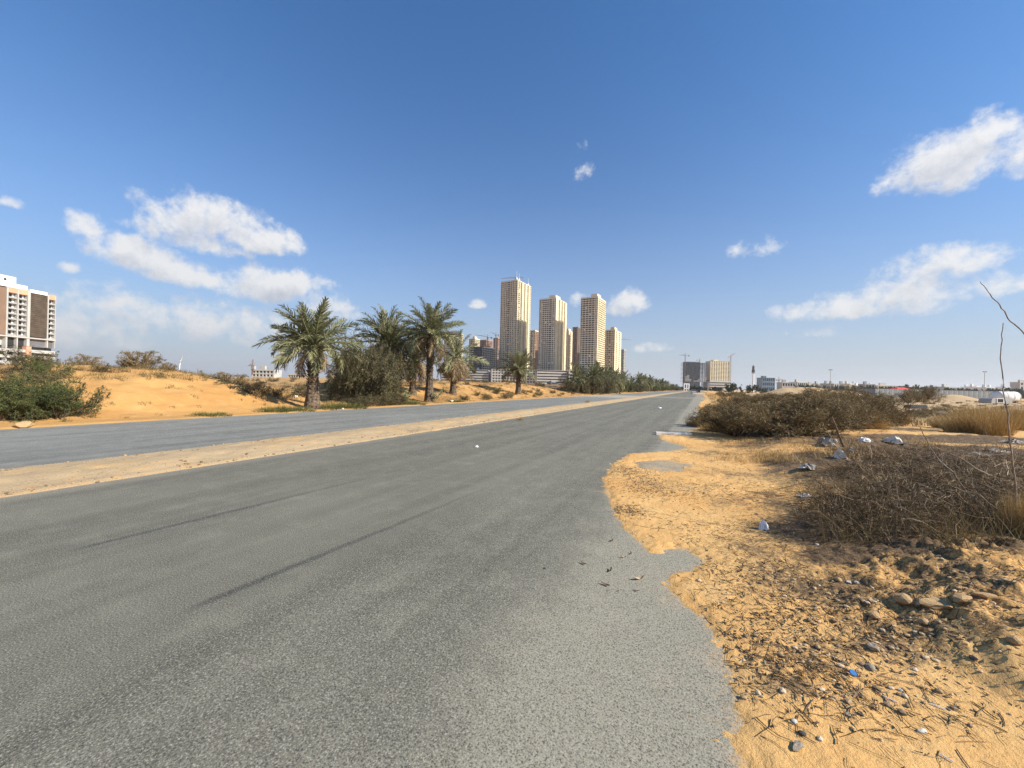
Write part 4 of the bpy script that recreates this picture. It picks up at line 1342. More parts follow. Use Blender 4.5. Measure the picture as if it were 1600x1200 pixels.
stem_px('stick', 'dark stick leaning out of the ground beside white plastic bags', 'stick', [(1322, 716), (1316, 695), (1308, 672), (1299, 650)], 9.4, 0.032, 0.022, MT['stick'])
stem_px('stick', 'thin short twig standing left of the leaning dark stick', 'stick', [(1302, 690), (1296, 678), (1288, 668)], 10.2, 0.012, 0.007, MT['stem'])
stem_px('pole', 'white pole leaning on the dune crest', 'pole', [(279, 577), (281, 567), (285, 556)], 26.0, 0.04, 0.03, plain('white_pole', (0.75, 0.75, 0.72), 0.5, 0.05))

# ---------------------------------------------------------------- loose things on the ground
def rock_mesh(seed, sub=2, rough=0.28):
    import bmesh
    bm = bmesh.new()
    bmesh.ops.create_icosphere(bm, subdivisions=sub, radius=1.0)
    r = np.random.default_rng(seed)
    pl = unit(r.normal(0, 1, (9, 3)))
    for v in bm.verts:
        c = np.array(v.co)
        for p in pl:
            dd = c @ p
            lim = 0.62 + 0.25 * abs(p[0])
            if dd > lim: c = c - p * (dd - lim) * 0.85
        c = c * (1 + rough * 0.35 * r.normal())
        v.co = c
    V = np.array([v.co[:] for v in bm.verts]); Fa = np.array([[v.index for v in f.verts] for f in bm.faces])
    bm.free()
    return V, Fa


ROCKA = [rock_mesh(91 + i) for i in range(4)]
MT['rock_tan'] = plain('rock_tan', (0.47, 0.31, 0.155), 0.9, 0.25, 14.0, bump=0.6, bscale=40)
MT['rock_grey'] = plain('rock_grey', (0.31, 0.26, 0.195), 0.85, 0.35, 14.0, bump=0.5, bscale=40)
MT['rock_white'] = plain('rock_white', (0.62, 0.58, 0.50), 0.85, 0.2, 14.0, bump=0.4)
MT['rock_dark'] = plain('rock_dark', (0.07, 0.065, 0.06), 0.8, 0.3, 14.0, bump=0.4)
RM = {}


def rock(label, px, py, w, col, flat=0.65, rot=0.0, group='stones on the sand', name='stone', stretch=1.0):
    x, y = GH(px, py); z = HZ(x, y)
    k = (px + py) % 4
    key = (k, col)
    if key not in RM:
        V, Fa = ROCKA[k]
        RM[key] = mesh_data('stone', V, [Fa], MT[col], False)
    s = 0.85 * w * depth_of(x, y) / 600 / 2
    o = obj(name, RM[key], None, (x, y, z + s * flat * 0.45), rot, (s * stretch, s / stretch, s * flat))
    return lab(o, label, 'stone', group)


for a in (('grey and white stone on bare sand, right of the blue bottle cap', 1360, 1046, 17, 'rock_grey'), ('elongated grey stone near the bottom of the sand', 1246, 1171, 22, 'rock_grey', 0.5, 0.9, 'stones on the sand', 'stone', 1.6),
          ('round dark grey stone above the elongated one', 1253, 1147, 13, 'rock_dark'), ('flat pale round stone near the asphalt corner', 1241, 1129, 12, 'rock_white', 0.4),
          ('dark stone, right one of a close pair on the sand', 1344, 1117, 10, 'rock_dark'), ('dark stone, left one of a close pair on the sand', 1325, 1120, 11, 'rock_grey'),
          ('white stone lying beside a white stick', 1407, 1080, 8, 'rock_white'), ('white and grey chip of stone on smooth sand at lower right', 1441, 1145, 14, 'rock_white', 0.5, 0.5, 'stones on the sand', 'stone', 1.5),
          ('grey shiny stone in the dirt above the blue bottle cap', 1363, 1014, 20, 'rock_grey'), ('big flat tan rock on the dirt bank', 1462, 951, 46, 'rock_tan', 0.4, 0.3, 'rocks of the dirt bank', 'rock', 1.4),
          ('tan rock right of the big flat one on the bank', 1502, 942, 34, 'rock_tan', 0.5, 0.8, 'rocks of the dirt bank', 'rock', 1.3), ('tan rock left of the big flat one on the bank', 1412, 942, 30, 'rock_tan', 0.6, 0.1, 'rocks of the dirt bank', 'rock'),
          ('pale small rock between two larger ones on the bank', 1435, 947, 10, 'rock_white'), ('tan rock low on the left of the dirt bank', 1365, 965, 22, 'rock_tan', 0.5, 0.0, 'rocks of the dirt bank', 'rock'),
          ('flat tan rock at the right end of the dirt bank', 1536, 932, 26, 'rock_tan', 0.4, 0.2, 'rocks of the dirt bank', 'rock', 1.5), ('small rock in the shade left of the dirt bank', 1310, 908, 12, 'rock_tan'),
          ('pale rock in a row at the shade edge below the brush', 1326, 911, 9, 'rock_white'), ('small pale rock beside the row at the shade edge', 1338, 913, 8, 'rock_white'),
          ('dark lump on the sand at right, below the bank', 1520, 1031, 12, 'rock_dark'), ('tan lump on the sand below the big flat rock', 1443, 975, 18, 'rock_tan'),
          ('tan lump near the right border on the sand', 1585, 1005, 22, 'rock_tan'), ('white pebble at the brush edge in the shade', 1276, 852, 7, 'rock_white'),
          ('large pale boulder at the road edge below the green bushes', 38, 668, 26, 'rock_tan', 0.55, 0.0, None, 'boulder'),
          ('white stone on the verge by the slim palm', 705, 628, 9, 'rock_white'), ('white stone at the road edge below the thorn tree', 535, 640, 6, 'rock_white'),
          ('black lump lying on the near carriageway', 851, 890, 6, 'rock_dark', 0.5)):
    rock(*a)


def crumple(label, name, cat, px, py, w, h, col_mat, seed, group=None):
    """a crumpled sheet of plastic or paper with real folds"""
    x, y = GH(px, py); z = HZ(x, y)
    D = depth_of(x, y)
    r = np.random.default_rng(seed)
    n = 9
    u, v = np.meshgrid(np.linspace(-1, 1, n), np.linspace(-1, 1, n), indexing='ij')
    rad = np.hypot(u, v)
    zz = (1 - np.clip(rad, 0, 1.15) ** 4 * 0.75) * (0.25 + 0.75 * r.random((n, n)) ** 0.7)
    zz = zz * (0.6 + 0.6 * vnoise(u * 1.3 + seed, v * 1.3 + 5))
    uu = u + r.normal(0, 0.16, (n, n)); vv = v + r.normal(0, 0.16, (n, n))
    V = np.stack([uu.ravel() * w / 2 * D / 600, vv.ravel() * w / 2 * 0.7 * D / 600, np.maximum(zz.ravel(), 0.02) * h * D / 600], 1)
    i = np.arange(n * n).reshape(n, n)
    Q = np.stack([i[:-1, :-1].ravel(), i[1:, :-1].ravel(), i[1:, 1:].ravel(), i[:-1, 1:].ravel()], 1)
    T = np.concatenate([Q[:, [0, 1, 2]], Q[:, [0, 2, 3]]])
    o = obj(name, mesh_data(name, V, [T], col_mat, False), None, (x, y, z), seed)
    md = o.modifiers.new('thickness', 'SOLIDIFY'); md.thickness = 0.002
    return lab(o, label, cat, group)


MT['plastic'] = plain('plastic_bag', (0.76, 0.68, 0.55), 0.75, 0.12, 9.0, spec=0.5)
MT['plasticg'] = plain('plastic_bag_grey', (0.36, 0.32, 0.26), 0.75, 0.3, 9.0, spec=0.5)
MT['paper'] = plain('paper', (0.80, 0.79, 0.77), 0.8, 0.06, 9.0)
MT['concrete_w'] = plain('white_kerb', (0.70, 0.67, 0.60), 0.85, 0.12, 8.0)
crumple('crumpled white tissue on the shaded sand', 'tissue', 'tissue', 1193, 828, 14, 16, MT['paper'], 3)
for px, py, w, h, m_, l in ((1293, 697, 26, 15, 'plasticg', 'grey plastic bag left of the leaning dark stick'), (1312, 716, 22, 14, 'plastic', 'white plastic bag at the foot of the leaning dark stick'),
                            (1397, 693, 24, 12, 'plastic', 'white plastic bag on the dirt right of the leaning stick'), (1264, 731, 30, 8, 'plasticg', 'flat grey plastic sheet left of the brushwood'),
                            (1330, 706, 8, 7, 'paper', 'small white scrap right of the leaning stick'), (1306, 691, 5, 6, 'paper', 'tiny white scrap beside the grey bag'),
                            (1352, 690, 20, 6, 'paper', 'pale scrap between two plastic bags'), (1560, 706, 30, 5, 'plastic', 'flat white scrap in the burnt litter below the golden grass'),
                            (1590, 692, 30, 6, 'plasticg', 'grey scrap in the burnt litter at the right border'), (1530, 712, 20, 5, 'plastic', 'flat pale scrap in the burnt litter'),
                            (1260, 776, 18, 5, 'paper', 'pale scrap at the edge of the brushwood')):
    crumple(l, 'litter_scrap' if w < 21 else 'plastic_bag', 'litter', px, py, w, h, MT[m_], px, 'litter on the right verge')
crumple('white paper scrap on the near carriageway', 'paper_scrap', 'paper', 745, 699, 7, 4, MT['paper'], 5)
crumple('white scrap at the far end of the near carriageway', 'paper_scrap', 'paper', 1030, 638, 7, 2.5, MT['paper'], 6)
crumple('white scrap on the dune right of the sandy hollow', 'paper_scrap', 'paper', 462, 622, 7, 5, MT['paper'], 8)

b = MB()
b.box(-0.58, 0.58, -0.09, 0.09, -0.05, 0.075); b.box(-0.58, 0.58, -0.06, 0.06, 0.075, 0.10)
x, y = G(1052, 680)
o = b.build('kerb_stone', MT['concrete_w'], None, loc=(x, y, 0.0), rotz=YAW - 0.12)
lab(o, 'long white kerb stone lying loose at the asphalt edge', 'kerb stone')
b = MB(); b.lathe([(0.0, 0.012), (0.013, 0.012), (0.015, 0.009), (0.015, 0.0), (0.0, 0.0)], 14)
x, y = G(1332, 1034, 0.08); o = b.build('bottle_cap', plain('blue_plastic', (0.03, 0.16, 0.42), 0.4, 0.05), None, loc=(x, y, HZ(x, y) + 0.004), scale=1.2)
o.rotation_euler = (0.5, 0.2, 0); lab(o, 'blue plastic bottle cap on the dirt', 'bottle cap')
for px, py, L, ro, l in ((1391, 1081, 0.055, -0.4, 'short white stick beside the white stone'), (1466, 1093, 0.055, -0.3, 'short white stick further right on the sand'), (1479, 1172, 0.045, -0.6, 'short white stick on smooth sand at the bottom')):
    x, y = G(px, py, 0.05)
    b = MB(); b.lathe([(0.0025, -L / 2), (0.003, -L / 2 + .002), (0.003, L / 2 - .002), (0.0025, L / 2)], 6, np.array(Matrix.Rotation(math.pi / 2, 4, 'Y')))
    o = b.build('white_stick', MT['paper'], None, loc=(x, y, HZ(x, y) + 0.006), rotz=ro); lab(o, l, 'litter', 'white sticks on the sand')

# dry leaves on the asphalt: each one lies by itself
LV = []
for i in range(3):
    r = np.random.default_rng(120 + i); n = 6
    t = np.linspace(0, 1, n); wv = 0.012 * np.sin(t * math.pi) ** 0.7 + 0.001; zc = 0.002 + 0.022 * (t - 0.5) ** 2 * 4 * r.random()
    yv = (t - 0.5) * 0.085; xv = 0.012 * np.sin(t * 3) * r.normal()
    V = np.concatenate([np.stack([xv - wv, yv, zc + 0.010], 1), np.stack([xv, yv, zc], 1), np.stack([xv + wv, yv, zc + 0.008], 1)])
    Q = [(a, a + 1, n + a + 1, n + a) for a in range(n - 1)] + [(n + a, n + a + 1, 2 * n + a + 1, 2 * n + a) for a in range(n - 1)]
    LV.append(mesh_data('leaf', V, [np.array(Q)], MT['litter'], False, np.full(len(Q), 0.25 + 0.3 * i)))
for k, (px, py, s, l) in enumerate(((955, 846, 1.0, 'reddish curled leaf by the sand tip'), (912, 882, 1.1, 'brown curled leaf on asphalt furthest from the sand'), (974, 872, 1.0, 'thin brown leaf near the sand tip'),
                                 (955, 893, 1.2, 'brown curled leaf in the middle of the leaf group'), (946, 916, 1.2, 'brown curled leaf lowest in the leaf group'), (999, 907, 1.5, 'large orange dry leaf by the sand edge'),
                                 (985, 866, 0.8, 'small orange leaf near the sand tip'), (994, 924, 0.7, 'tiny dark leaf by the large orange one'), (968, 924, 0.6, 'tiny leaf between the large orange leaf and the lowest one'))):
    x, y = G(px, py); o = obj('dry_leaf', LV[k % 3], None, (x, y, 0.0045), k * 1.1, s * 0.72); lab(o, l, 'leaf', 'dry leaves on the asphalt')


# fine litter nobody could count
def verge_scatter(n, seed, zones):
    """positions over the verge; zones: (px, py, half u, half v, weight)"""
    r = np.random.default_rng(seed)
    w = np.array([z[4] for z in zones], float); w /= w.sum()
    k = r.choice(len(zones), n, p=w)
    out = np.zeros((n, 2))
    for i, zn in enumerate(zones):
        m = k == i
        gx, gy = G(zn[0], zn[1])
        u = r.normal(0, 0.5, m.sum()) * zn[2]; v = r.normal(0, 0.5, m.sum()) * zn[3]
        out[m, 0] = gx + u * Rh[0] + v * Fh[0]; out[m, 1] = gy + u * Rh[1] + v * Fh[1]
    d = in_poly(out[:, 0], out[:, 1], poly) & ~in_poly(out[:, 0], out[:, 1], isl)
    return out[d]


ZT = [(1180, 780, 1.6, 1.2, 3), (1180, 860, 1.0, 0.8, 2), (1250, 950, 0.9, 0.6, 2.5), (1350, 960, 1.2, 0.5, 2.5), (1450, 1000, 1.0, 0.5, 2), (1250, 1060, 0.5, 0.35, 2), (1350, 1120, 0.7, 0.3, 1.2),
      (1500, 930, 1.2, 0.6, 2), (1300, 720, 3.0, 1.5, 3), (1450, 700, 3.0, 1.5, 3), (1150, 720, 2.0, 1.0, 2), (1480, 1120, 0.8, 0.3, 0.6), (1220, 900, 0.8, 0.6, 2), (1230, 760, 1.0, 0.8, 3), (1180, 705, 2.2, 0.9, 2.5), (1290, 850, 0.5, 0.5, 1.5)]
p = verge_scatter(5000, 131, ZT)
r = np.random.default_rng(132); n = len(p)
pz = H_verge(p[:, 0], p[:, 1])
a = r.random(n) * 6.28
P = grow(r, np.column_stack([p, pz + 0.004]), np.stack([np.cos(a), np.sin(a), 0.05 * r.random(n)], 1), 0.03 + 0.16 * r.random(n) ** 2.5, 3, 0.25)
P[..., 2] = H_verge(P[..., 0], P[..., 1]) + 0.003 + 0.006 * r.random((n, 1))
rad = 0.0012 + 0.0022 * r.random((n, 1)) ** 2
V, Q = tubes(P, np.linspace(1, 0.5, 4)[None] * rad, 3)
lab(obj('twig_litter', mesh_data('twig_litter', V, [Q], MT['deadtwig'], False, np.repeat(0.7 * r.random(n) ** 1.5, 9))), 'scattered dry twigs covering the sandy verge', 'twigs', None, 'stuff')

ZL = [(985, 740, 0.45, 0.7, 5), (1010, 765, 0.5, 0.6, 4), (980, 800, 0.3, 0.3, 2), (1120, 770, 1.2, 0.8, 3), (1150, 830, 1.0, 0.5, 2), (1180, 900, 0.8, 0.4, 2), (1300, 990, 1.2, 0.4, 3), (1250, 740, 2.0, 0.8, 2), (1230, 1060, 0.5, 0.3, 2), (1200, 1000, 0.5, 0.4, 1.5), (1420, 1040, 1.0, 0.4, 1.5)]
p = verge_scatter(5200, 133, ZL)
r = np.random.default_rng(134); n = len(p)
pz = H_verge(p[:, 0], p[:, 1]) + 0.004 + 0.006 * r.random(n)
a = r.random(n) * 6.28
V, Q = leaf_quads(r, np.column_stack([p, pz]), unit(np.stack([np.cos(a), np.sin(a), 0.25 * r.normal(size=n)], 1)), 0.018 + 0.03 * r.random(n), 0.006 + 0.008 * r.random(n))
V[:, 2] = np.maximum(V[:, 2], H_verge(V[:, 0], V[:, 1]) + 0.002)
lab(obj('leaf_litter', mesh_data('leaf_litter', V, [Q], MT['litter'], False, r.random(n))), 'fallen leaf litter strewn over the sandy verge', 'leaves', None, 'stuff')

ZG = [(1350, 970, 1.0, 0.45, 4), (1430, 960, 1.0, 0.35, 5), (1500, 1000, 0.9, 0.35, 4), (1300, 1040, 0.7, 0.35, 2), (1400, 1080, 0.8, 0.3, 1.5), (1250, 940, 0.7, 0.5, 1.5), (1350, 705, 2.5, 1.0, 2.5), (1470, 700, 2.5, 1.0, 2), (1100, 800, 1.2, 0.9, 1), (1250, 1100, 0.5, 0.2, 1), (1560, 960, 0.8, 0.4, 3)]
p = verge_scatter(1900, 135, ZG)
r = np.random.default_rng(136); n = len(p)
V0, F0 = rock_mesh(140, 1, 0.3)
sz = (0.003 + 0.016 * r.random(n) ** 5)
Rt = r.random(n) * 6.28
c, s_ = np.cos(Rt), np.sin(Rt)
VV = np.stack([V0[None, :, 0] * c[:, None] * 1.25 - V0[None, :, 1] * s_[:, None], V0[None, :, 0] * s_[:, None] * 1.25 + V0[None, :, 1] * c[:, None], np.repeat(V0[None, :, 2] * 0.7, n, 0)], -1) * sz[:, None, None]
VV += np.column_stack([p, H_verge(p[:, 0], p[:, 1]) + sz * 0.35])[:, None, :]
FF = (F0[None] + (np.arange(n) * len(V0))[:, None, None]).reshape(-1, 3)
lab(obj('gravel', mesh_data('gravel', VV.reshape(-1, 3), [FF], MT['pebble'], False, np.repeat(r.random(n), len(F0)))), 'loose pebbles and dirt clods on the verge bank', 'gravel', None, 'stuff')
# pebbles along both edges of the median
n = 1500
py_ = 1.5 + 45 * r.random(n) ** 2
px_ = np.where(r.random(n) < 0.5, XN0 - 0.05 - np.abs(r.normal(0, 0.3, n)), XF1 + 0.05 + np.abs(r.normal(0, 0.3, n)))
px_ = np.clip(px_, XF1 + 0.02, XN0 - 0.02)
sz = 0.006 + 0.026 * r.random(n) ** 4
VV = V0[None] * sz[:, None, None] * np.array([1.2, 1.0, 0.7])
VV = VV + np.column_stack([px_, py_, H_median(px_, py_) + sz * 0.3])[:, None, :]
FF = (F0[None] + (np.arange(n) * len(V0))[:, None, None]).reshape(-1, 3)
lab(obj('median_gravel', mesh_data('median_gravel', VV.reshape(-1, 3), [FF], MT['pebble'], False, np.repeat(r.random(n) * 0.7, len(F0)))), 'loose pebbles along the edges of the sandy median', 'gravel', None, 'stuff')

# ---------------------------------------------------------------- buildings
def wallm(name, col, var=0.10): return plain(name, col, 0.85, var, 0.15)


MT['glass'] = plain('dark_glass', (0.026, 0.024, 0.024), 0.45, 0.4, 0.25, spec=0.3)
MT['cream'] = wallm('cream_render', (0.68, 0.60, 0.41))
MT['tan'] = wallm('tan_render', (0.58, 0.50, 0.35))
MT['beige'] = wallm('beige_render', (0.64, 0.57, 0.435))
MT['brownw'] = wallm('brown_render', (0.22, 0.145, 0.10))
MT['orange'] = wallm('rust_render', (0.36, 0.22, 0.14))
MT['white'] = wallm('white_render', (0.78, 0.77, 0.74), 0.05)
MT['grey'] = wallm('grey_render', (0.36, 0.36, 0.35))
MT['lgrey'] = wallm('light_grey_render', (0.44, 0.43, 0.40))
MT['conc'] = wallm('raw_concrete', (0.125, 0.125, 0.13), 0.25)
MT['dconc'] = wallm('dark_concrete', (0.085, 0.088, 0.10), 0.3)
MT['steel'] = plain('crane_steel', (0.28, 0.20, 0.15), 0.6)
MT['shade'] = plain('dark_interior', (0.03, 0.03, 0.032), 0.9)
MT['pink'] = wallm('salmon_render', (0.62, 0.34, 0.22))
MT['clad'] = plain('brown_cladding', (0.085, 0.062, 0.040), 0.5, 0.25, 0.4, spec=0.4)
MT['bluegl'] = plain('blue_glass', (0.10, 0.15, 0.20), 0.2, 0.2, 0.3, spec=0.6)
MT['panel'] = plain('site_panel', (0.30, 0.31, 0.30), 0.6, 0.12, 1.0)
MT['red'] = plain('red_fabric', (0.62, 0.07, 0.05), 0.8, 0.1)

UX, UZ = -0.868, 0.497          # front face runs this way from the near corner (camera right, camera forward)
TROT = math.atan2(-UX, UZ) + YAW     # local x = side face direction (0.497, 0.868)
FL = 3.2


def basepx(px, py): return px - (yhor(px) - py) * math.tan(ROLL)


def ht(px, py, D): return CAM_H + (yhor(px) - py) / 600 * D


class Facade:
    def __init__(s): s.b = MB(); s.r = random.Random(19)

    def box(s, face, a0, a1, o0, o1, z0, z1):
        if face == 'f': s.b.box(-o1, -o0, a0, a1, z0, z1)
        else: s.b.box(a0, a1, -o1, -o0, z0, z1)

    def bays(s, face, length, spec, z0, n, fl=FL):
        """spec: string of bay letters, w window, n narrow windows, b balcony, p plain pier"""
        wts = {'w': 1.0, 'b': 1.5, 'p': 0.45, 'n': 0.7, 'B': 3.0}
        tot = sum(wts[c] for c in spec)
        a = 0.0
        zt = z0 + n * fl
        for c in spec:
            d = length * wts[c] / tot
            if c == 'p':
                s.box(face, a, a + d, -0.55, 0.25, z0, zt)
            elif c in 'wn':
                q = d * (0.20 if c == 'w' else 0.24)
                s.box(face, a, a + q, -0.55, 0.0, z0, zt)
                s.box(face, a + d - q, a + d, -0.55, 0.0, z0, zt)
                for i in range(n):
                    s.box(face, a + q, a + d - q, -0.55, -0.03, z0 + i * fl, z0 + i * fl + 1.15)
                    if s.r.random() < 0.10:
                        s.box(face, a + q, a + d * 0.5, -0.55, -0.2, z0 + i * fl + 1.15, z0 + (i + 1) * fl)
            else:
                s.box(face, a, a + 0.25, -0.55, 0.9, z0, zt)
                s.box(face, a + d - 0.25, a + d, -0.55, 0.9, z0, zt)
                for i in range(n):
                    s.box(face, a + 0.25, a + d - 0.25, -0.55, 1.0, z0 + i * fl, z0 + i * fl + 1.15)
                    if s.r.random() < 0.12:
                        g0 = a + 0.3 + (d - 2.6) * s.r.random()
                        s.box(face, g0, g0 + 2.0, -0.55, 0.8, z0 + i * fl + 1.15, z0 + (i + 1) * fl)
                    if c == 'B' or d > 5:
                        m_ = int(d / 3.4)
                        for j in range(1, m_):
                            s.box(face, a + j * d / m_ - 0.35, a + j * d / m_ + 0.35, -0.55, 0.3, z0 + i * fl + 1.25, z0 + (i + 1) * fl)
            a += d


def tower(label, pl, pc, pr, py, D, specf, specs, mat, name='tower_block', cat='tower', z0=0.0, pent=True, matp=None, side_step=False, group=None, spires=()):
    pl, pc, pr = basepx(pl, py), basepx(pc, py), basepx(pr, py)
    Hh = ht(pc, py + (yhor(pc) - yhor(pc)), D)
    Xc = (pc - 800) / 600 * D
    a, b_ = (pl - 800) / 600, (pr - 800) / 600
    L = (Xc - a * D) / (-UX + UZ * a)
    Wd = (b_ * D - Xc) / (UZ + UX * b_)
    x, y = C2W(Xc, D)
    t = thing(name, label, cat, (x, y, -0.2), TROT, group)
    n = max(3, int((Hh - z0 - 1.5) / FL))
    fl = (Hh - z0 - 1.5) / n
    c = MB(); c.box(0.55, Wd - 0.5, 0.55, L - 0.5, 0, Hh - 1.2); c.build('core', MT['glass'], t)
    c = MB(); c.box(Wd - 0.5, Wd, 0.0, L, 0, Hh - 0.8); c.box(0.0, Wd - 0.5, L - 0.5, L, 0, Hh - 0.8); c.build('rear_wall', mat, t)
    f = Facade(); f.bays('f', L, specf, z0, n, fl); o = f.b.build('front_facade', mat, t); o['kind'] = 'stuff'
    f = Facade()
    if side_step:
        # the long side is a row of projecting bays
        f.bays('s', Wd, specs, z0, n, fl)
        for k in range(3):
            a0 = Wd * (0.26 + 0.24 * k)
            f.b.box(a0, a0 + Wd * 0.09, -2.4, -0.2, z0, Hh - 1.0)
    else:
        f.bays('s', Wd, specs, z0, n, fl)
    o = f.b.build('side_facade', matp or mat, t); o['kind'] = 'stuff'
    c = MB(); c.box(-0.3, Wd + 0.1, -0.3, L + 0.1, Hh - 1.5, Hh - 0.9); c.build('roof', mat, t)
    c = MB()
    for q in ((-0.25, 0.1, -0.25, L), (-0.25, Wd, -0.25, 0.1), (Wd - 0.3, Wd, 0.1, L), (0.1, Wd - 0.3, L - 0.3, L)):
        c.box(q[0], q[1], q[2], q[3], Hh - 0.9, Hh + 0.6)
    c.build('parapet', mat, t)
    if z0 > 0:
        c = MB(); c.box(0.1, Wd - 0.1, 0.1, L - 0.1, 0.0, z0); c.build('base', mat, t)
    if pent:
        c = MB(); c.box(1.0, Wd * 0.45, 1.2, L * 0.42, Hh - 0.9, Hh + 5.0); c.box(Wd * 0.5, Wd * 0.85, L * 0.3, L * 0.7, Hh - 0.9, Hh + 3.4); c.build('penthouse', mat, t)
    for sx, sy, sh in spires:
        c = MB(); c.lathe([(1.7, Hh - 0.9), (1.7, Hh + 3), (0.9, Hh + 5), (0.28, Hh + 6), (0.12, Hh + sh)], 8, np.array(Matrix.Translation((sx * Wd, sy * L, 0)))); c.build('spire', MT['white'], t)
    return t, L, Wd, Hh


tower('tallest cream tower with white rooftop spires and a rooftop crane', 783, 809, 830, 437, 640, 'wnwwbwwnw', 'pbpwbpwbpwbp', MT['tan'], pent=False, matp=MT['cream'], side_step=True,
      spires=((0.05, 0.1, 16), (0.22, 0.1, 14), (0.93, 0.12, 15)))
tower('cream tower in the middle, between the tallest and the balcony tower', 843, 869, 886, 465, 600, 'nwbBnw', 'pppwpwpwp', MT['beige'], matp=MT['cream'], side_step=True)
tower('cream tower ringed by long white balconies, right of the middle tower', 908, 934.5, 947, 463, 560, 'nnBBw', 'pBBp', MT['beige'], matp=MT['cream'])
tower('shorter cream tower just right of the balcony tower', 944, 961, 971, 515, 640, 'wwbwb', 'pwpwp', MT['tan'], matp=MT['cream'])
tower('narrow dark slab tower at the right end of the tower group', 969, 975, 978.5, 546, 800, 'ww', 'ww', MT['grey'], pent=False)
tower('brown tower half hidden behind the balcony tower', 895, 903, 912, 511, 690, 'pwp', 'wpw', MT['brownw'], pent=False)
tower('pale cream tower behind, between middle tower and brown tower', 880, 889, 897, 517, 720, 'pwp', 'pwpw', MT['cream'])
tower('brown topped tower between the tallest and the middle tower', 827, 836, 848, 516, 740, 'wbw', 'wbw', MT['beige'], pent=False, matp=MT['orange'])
tower('cream block peeping over the drooping palm at the left', 694, 712, 724, 520, 720, 'wwbww', 'wwbw', MT['cream'])
tower('low cream block with rounded top behind the dark concrete frame', 733, 742, 750, 529, 800, 'wbw', 'wbw', MT['cream'])
tower('rust brown block behind the dark concrete frame, left of the crane', 747, 760, 770, 531, 820, 'wbww', 'wbw', MT['orange'], pent=False)
tower('rust brown block directly left of the tallest tower', 771, 778, 786, 528, 800, 'wpw', 'wpw', MT['orange'], pent=False)


def frame_building(label, pl, pc, pr, py, D, z0, nf, mat, infill, seed, zi=3, facing=False):
    """unfinished concrete frame: every floor slab and column is a part"""
    pl, pc, pr = basepx(pl, py), basepx(pc, py), basepx(pr, py)
    Hh = ht(pc, py, D)
    Xc = (pc - 800) / 600 * D
    a, b_ = (pl - 800) / 600, (pr - 800) / 600
    L = (Xc - a * D) / (-UX + UZ * a); Wd = (b_ * D - Xc) / (UZ + UX * b_)
    rz = TROT
    if facing:
        Xc = b_ * D; L = (b_ - a) * D; Wd = 24.0; rz = YAW + math.pi / 2
    x, y = C2W(Xc, D)
    t = thing('unfinished_building', label, 'building', (x, y, -0.2), rz)
    fl = (Hh - z0) / nf
    for i in range(nf + 1):
        c = MB(); c.box(-0.4, Wd, -0.4, L, z0 + i * fl - 0.45, z0 + i * fl); c.build('floor_slab', mat, t)
    nx, ny = max(3, int(Wd / 6)), max(3, int(L / 5))
    for j in range(ny + 1):
        c = MB(); c.box(0, 0.7, j * (L - 1.2) / ny, j * (L - 1.2) / ny + 0.7, 0, Hh - 0.45); c.build('column', mat, t)
    for j in range(1, nx + 1):
        c = MB(); c.box(j * (Wd - 1.2) / nx, j * (Wd - 1.2) / nx + 0.7, 0, 0.7, 0, Hh - 0.45); c.build('column', mat, t)
    c = MB(); c.box(Wd * 0.3, Wd * 0.9, L * 0.25, L * 0.9, 0, Hh + 2.5); c.build('core', MT['dconc'], t)
    r = random.Random(seed)
    for j in range(ny):
        top = r.choice((0, 1, 2, zi, zi + 1)) if infill is not None else 0
        for i in range(top):
            a0 = j * (L - 1.2) / ny + 0.7; a1 = (j + 1) * (L - 1.2) / ny
            c = MB(); z = z0 + i * fl
            c.box(0.1, 0.35, a0, a0 + (a1 - a0) * 0.3, z, z + fl - 0.45); c.box(0.1, 0.35, a1 - (a1 - a0) * 0.3, a1, z, z + fl - 0.45)
            c.box(0.1, 0.35, a0 + (a1 - a0) * 0.3, a1 - (a1 - a0) * 0.3, z, z + fl * 0.35); c.build('infill_wall', infill, t)
    return t


frame_building('dark unfinished concrete frame left of the tallest tower, white walls at its foot', 729, 754, 781, 542, 590, 21, 11, MT['dconc'], MT['white'], 4, 2)


def podium(label, pl, pr, py, D, mat, fl_n, style, pc=None):
    """car-park podium: deck slabs with parapets over dark gaps"""
    pl, pr = basepx(pl, py), basepx(pr, py)
    x0, x1 = (pl - 800) / 600 * D, (pr - 800) / 600 * D
    Hh = ht((pl + pr) / 2, py, D)
    w = x1 - x0
    x, y = C2W(x0, D)
    t = thing('car_park_podium', label, 'building', (x, y, -0.2), YAW)
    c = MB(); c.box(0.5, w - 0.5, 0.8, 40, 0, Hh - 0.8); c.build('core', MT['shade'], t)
    c = MB(); c.box(w - 0.5, w, 0.0, 40, 0, Hh - 0.6); c.build('end_wall', mat, t)
    c = MB(); c.box(0, 0.5, 0, 40, 0, Hh - 0.6); c.build('end_wall', mat, t)
    c = MB(); c.box(-0.2, w + 0.2, -0.2, 40, Hh - 0.6, Hh); c.build('roof', mat, t)
    fl = (Hh - 0.6) / fl_n
    for i in range(fl_n):
        c = MB()
        if style == 'band':
            c.box(0.5, w - 0.5, 0, 0.8, i * fl, i * fl + fl * 0.58)
        else:
            c.box(0.5, w - 0.5, 0, 0.8, i * fl, i * fl + fl * 0.45)
            m_ = max(2, int(w / 4.0))
            for j in range(m_ + 1):
                a = 0.5 + j * (w - 2.2) / m_
                c.box(a, a + 1.2, 0.02, 0.8, i * fl + fl * 0.45, (i + 1) * fl)
        c.build('deck_parapet', mat, t)
    return t


